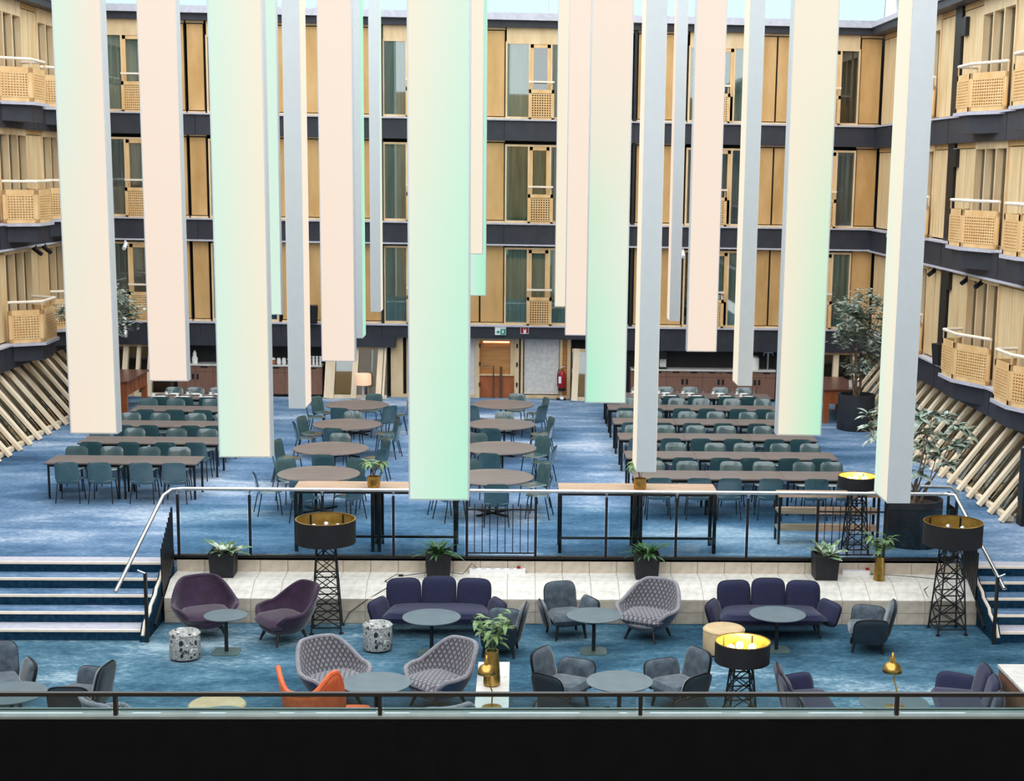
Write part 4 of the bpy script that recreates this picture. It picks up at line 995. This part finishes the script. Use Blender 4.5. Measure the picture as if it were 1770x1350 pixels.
v=atZ(1724,1148,0.05); t=thing('counter_unit','walnut counter with pale top cut off by the right picture edge','counter',(v.x+1.0,v.y-1.0,LOW)); MB().box(-1.0,1.0,-1,1,.86,.9).build('top','counter',t); MB().box(-.98,.98,-.98,.98,0,.86).build('body','walnut',t)
v=atZ(867,1168,zc)
t=thing('booklet','pair of folded white leaflets on the console beside the vase','leaflet',(v.x,v.y,zc)); MB().box(-.05,.05,-.08,.08,0,.012).build('cover','white',t); MB().box(-.03,.06,-.06,.09,.012,.02).build('cover','white',t)
# ============================================================ PLANTS
def leafmesh(n,l,w,m,droop=.25,seg=5):
    vs=[];fs=[]
    for k in range(seg+1):
        u=k/seg; ww=w/2*math.sin(PI*min(1,.08+u*.92))**.8 if u<1 else .001; z=.12*u*l*2*(1-u)-droop*l*u*u; x=l*u
        vs+=[(x,-ww,z+.12*ww),(x,0,z-.0),(x,ww,z+.12*ww)]
    for k in range(seg):
        for j in (0,1): a=3*k+j; fs.append((a,a+3,a+4,a+1))
    me=MB().add(vs,fs).mesh(n,m,True); return me
def leaves(t,me,n,z,el0,el1,sc0,sc1,r=.0,seed=1,z1=None):
    rnd=random.Random(seed)
    for k in range(n):
        az=k*2.399+rnd.uniform(-.3,.3); el=rnd.uniform(el0,el1); s=rnd.uniform(sc0,sc1)
        if math.sin(az)>.1: el=max(el,62); s*=.68
        zz=z if z1 is None else rnd.uniform(z,z1)
        inst(me,'leaf',t,(r*math.cos(az)*rnd.random(),r*math.sin(az)*rnd.random(),zz),(rnd.uniform(-.3,.3),-R(el),az),(s,s,s))
lA=leafmesh('leaf',.34,.13,'leafA',.3); lB=leafmesh('leaf',.4,.06,'leafB',.45); lC=leafmesh('leaf',.2,.07,'leafC',.4); lA2=leafmesh('leaf',.36,.17,'leafA',.25)
def planter(x,y,label,me,n,el,sc,seed):
    v=atZ(x,y,-.235); t=thing('planter',label,'potted plant',(v.x,25.575,-.237)); 
    MB().add([(-.19,-.19,0),(.19,-.19,0),(.19,.19,0),(-.19,.19,0),(-.215,-.215,.44),(.215,-.215,.44),(.215,.215,.44),(-.215,.215,.44),(-.19,-.19,.44),(.19,-.19,.44),(.19,.19,.44),(-.19,.19,.44),(-.19,-.19,.38),(.19,-.19,.38),(.19,.19,.38),(-.19,.19,.38)],[(0,3,2,1),(0,1,5,4),(1,2,6,5),(2,3,7,6),(3,0,4,7),(4,5,9,8),(5,6,10,9),(6,7,11,10),(7,4,8,11),(8,9,13,12),(9,10,14,13),(10,11,15,14),(11,8,12,15)]).build('pot','pot',t)
    MB().box(-.19,.19,-.19,.19,.34,.385).build('soil','soil',t)
    leaves(t,me,n,.38,*el,*sc,.1,seed)
planter(385,997,'black square planter with broad variegated leaves, leftmost on the stone ledge',lA,22,(12,75),(.8,1.25),3)
planter(758,998,'black square planter with narrow green arching leaves behind the left navy sofa',lB,46,(15,80),(.75,1.15),4)
planter(1118,1002,'black square planter with narrow green arching leaves behind the quilted armchair',lB,46,(10,70),(.75,1.1),5)
planter(1427,1002,'black square planter with broad pale leaves behind the right navy sofa',lA2,20,(15,80),(.75,1.15),6)
def vase(loc,h,r,label,stems,me,seed,spread,hs):
    t=thing('brass_vase',label,'vase',loc); MB().lathe([(0,0),(r*.75,0),(r,.04*h),(r*.95,.3*h),(r*.75,h),(r*.66,h),(r*.7,.5*h),(0,.4*h)],20,cap=False).build('vase','gold',t,smooth=True)
    rnd=random.Random(seed)
    for k in range(stems):
        a=k*2.4; p=[(0,0,h*.5),(r*.3*math.cos(a),r*.3*math.sin(a),h),(spread*.5*math.cos(a),spread*.5*math.sin(a),h+hs*.55),(spread*math.cos(a),spread*math.sin(a),h+hs*rnd.uniform(.7,1.05))]
        s=MB().tube(p,.007,5).build('stem','leafC',t)
        for j in range(11):
            u=.3+.7*j/10; q=Vector(p[1]).lerp(Vector(p[2]),u*1.6) if u<.6 else Vector(p[2]).lerp(Vector(p[3]),(u-.6)/.4)
            az=rnd.uniform(0,6.28); inst(me,'leaf',s,q,(0,-R(rnd.uniform(-15,40)),az),(rnd.uniform(.7,1.1),)*3)
v=atZ(850,1186,zc); vase((v.x,v.y+.05,zc),.5,.12,'brass vase with leafy stems on the white console',6,lC,11,.26,.5)
v=atZ(1516,1006,-.3); vase((v.x,25.44,-.237),.42,.1,'brass floor vase with trailing stems on the ledge at right',5,lC,12,.2,.42)
def barplant(x,y,z,label,seed):
    v=atZ(x,y,z); t=thing('brass_pot_plant',label,'potted plant',(v.x,max(v.y,26.5),z)); MB().lathe([(0,0),(.1,0),(.115,.05),(.11,.19),(.1,.19),(.1,.15),(0,.15)],20,cap=False).build('pot','gold',t,smooth=True)
    rnd=random.Random(seed)
    for k in range(4):
        a=k*1.7+seed; p=[(0,0,.15),(.04*math.cos(a),.04*math.sin(a),.3),(.14*math.cos(a),.14*math.sin(a),.42+.05*rnd.random())]
        s=MB().tube(p,.008,5).build('stem','bark',t)
        for j in range(8): inst(lC,'leaf',s,p[2],(0,R(rnd.uniform(-25,35)),j*.785+rnd.random()*.3),(rnd.uniform(.75,1.0),)*3)
barplant(646,842,1.13,'brass pot with umbrella plant on the left bar table',1)
barplant(1106,845,1.13,'brass pot with umbrella plant on the right bar table under a light column',2)
# large potted trees
def bigpot(t,r,h):
    MB().lathe([(0,0),(r*.97,0),(r,.03),(r,h),(r-.05,h),(r-.05,h-.12),(0,h-.12)],40,cap=False).build('pot','potbig',t,smooth=True); MB().lathe([(0,h-.1),(r-.05,h-.1)],32,cap=False).build('soil','soil',t)
def tree_far(loc,label,seed,pr,ph,zc_,rx,rz,n=1100):
    rnd=random.Random(seed); t=thing('potted_tree',label,'tree',loc); bigpot(t,pr,ph)
    tips=[]
    for k in range(5):
        a=k*1.26+seed; m1=(.12*math.cos(a),.12*math.sin(a),ph+.4); m2=(.3*rx*math.cos(a),.3*rx*math.sin(a),zc_-.5*rz); m3=(.7*rx*math.cos(a),.7*rx*math.sin(a),zc_+.3*rz)
        MB().tube([(.05*math.cos(a),.05*math.sin(a),ph-.12),m1,m2,m3],.035,7,.01).build('trunk','bark',t,smooth=True); tips+=[m2,m3]
    mb=MB()
    cl=[(rnd.uniform(-1,1),rnd.uniform(-1,1),rnd.uniform(-1,1)) for _ in range(60)]; cl=[c for c in cl if sum(q*q for q in c)<1]
    for k in range(n):
        c=rnd.choice(cl); p=Vector((c[0]*rx+rnd.gauss(0,.13),c[1]*rx+rnd.gauss(0,.13),zc_+c[2]*rz+rnd.gauss(0,.11)))
        az=rnd.uniform(0,6.28); el=rnd.uniform(-.6,.4); l=rnd.uniform(.13,.21); w=l*.5
        d=Vector((math.cos(az)*math.cos(el),math.sin(az)*math.cos(el),math.sin(el))); s=Vector((-math.sin(az),math.cos(az),.15*rnd.uniform(-1,1)))
        mb.add([p,p+d*l*.45+s*w*.5,p+d*l,p+d*l*.45-s*w*.5],[(0,1,2,3)])
    o=mb.build('foliage','leafT',t); o['kind']='stuff'
v=atZ(1482,745,0); pr=.49
zc1=atY(1478,572,v.y).z; tree_far((v.x,v.y+.3,0),'fine-leaved tree in a round charcoal pot near the far right corner',3,pr,.95,zc1,.8,1.05,2600)
zc2=atY(180,535,39.6).z; tree_far((atY(172,600,39.6).x,39.6,0),'fine-leaved tree half hidden behind the leftmost light column',5,.45,.8,zc2-.15,.9,.75,1600)
# rubber plant in the big pot behind the railing
v=atZ(1582,945,0); t=thing('potted_tree','large-leaved rubber plant in a big black pot behind the railing at right','tree',(v.x,v.y+.25,0)); bigpot(t,.52,.86)
rnd=random.Random(9); lR=leafmesh('leaf',.3,.125,'leafT',.22)
YT=v.y+.25
tipspx=[(1502,735),(1512,755),(1500,715),(1590,722),(1612,716),(1635,720),(1655,735),(1670,742),(1600,745),(1630,752),(1648,770),(1590,770),(1620,785),(1640,800),(1588,815),(1576,700),(1560,730),(1540,720),(1550,760),(1580,795),(1606,765),(1662,765)]
for k,(px_,py_) in enumerate(tipspx):
    dy=rnd.uniform(-.35,.45); p=atY(px_,py_,YT+dy)-Vector((v.x,YT,0))
    b=Vector((.1*math.cos(k*2.1),.1*math.sin(k*2.1),.75)); mid=b.lerp(p,.55)+Vector((0,0,-.12))
    if k%2==0: MB().tube([b,b.lerp(mid,.5)+Vector((0,0,.05)),mid,p],.022,6,.008).build('branch','bark',t,smooth=True)
    for j in range(11):
        inst(lR,'leaf',t,p-Vector((0,0,.03*(j//4))),(rnd.uniform(-.4,.4),R(rnd.uniform(-40,25)),j*2.4+rnd.random()*.5),(rnd.uniform(.7,1.1),)*3)
# ============================================================ POWER STRIPS AND CABLES
def strip(x0,x1,y,label):
    a=atZ(x0,y,-.2); b=atZ(x1,y,-.2); t=thing('power_strip',label,'socket strip',((a.x+b.x)/2,YR-.14,-.236)); W=(b.x-a.x)/2
    MB().box(-W,W,-.045,.045,0,.09).build('housing','white',t)
    for k in range(6): x=-W+2*W*(k+.5)/6; MB().box(x-.04,x+.04,-.03,.03,.09,.1).build('socket','ledge',t)
    MB().box(W*.7,W*.7+.06,-.02,.02,.1,.14).build('switch','red',t)
strip(812,908,984,'white power strip with red switch on the stone ledge at centre')
strip(1453,1500,988,'white power strip on the stone ledge behind the right planter')
def cable(pts,label):
    o=MB().tube(pts,.007,6).build('cable','black',smooth=True); tag(o,label,'cable')
zl=-.228
def lz(x,y): v=atZ(x,y,zl); return (v.x,min(max(v.y,25.815) if 725<x<790 else v.y,25.815),zl)
cable([(-.72,YR-.14,-.13),(-.8,YR-.14,-.05),(-.95,YR-.2,zl)]+[lz(x,y) for x,y in ((775,988),(740,992),(700,995),(685,993),(665,1005))]+[(-2.1,25.2,-.27),(-2.35,24.95,-.37),(-2.55,24.79,-.46),(-2.8,24.79,-.65),(-2.9,24.7,LOW+.01)],'black lamp cable trailing down the stone ledge left of centre')
e=tag(MB().box(-.04,.04,-.025,.025,0,.03).build('dimmer_box','black'),'small black cable dimmer lying on the ledge left of centre','dimmer'); e.location=lz(693,996)
cable([lz(x,y) for x,y in ((1485,984),(1497,992),(1540,994),(1590,998),(1625,1002))]+[(6.95,25.1,-.3),(7.0,24.79,-.46),(7.0,24.79,-.75)],'black lamp cable lying on the stone ledge at right')
e=tag(MB().box(-.05,.05,-.025,.025,0,.03).build('dimmer_box','black'),'small black cable dimmer on the ledge beside the right lattice lamp','dimmer'); e.location=lz(1636,1001)
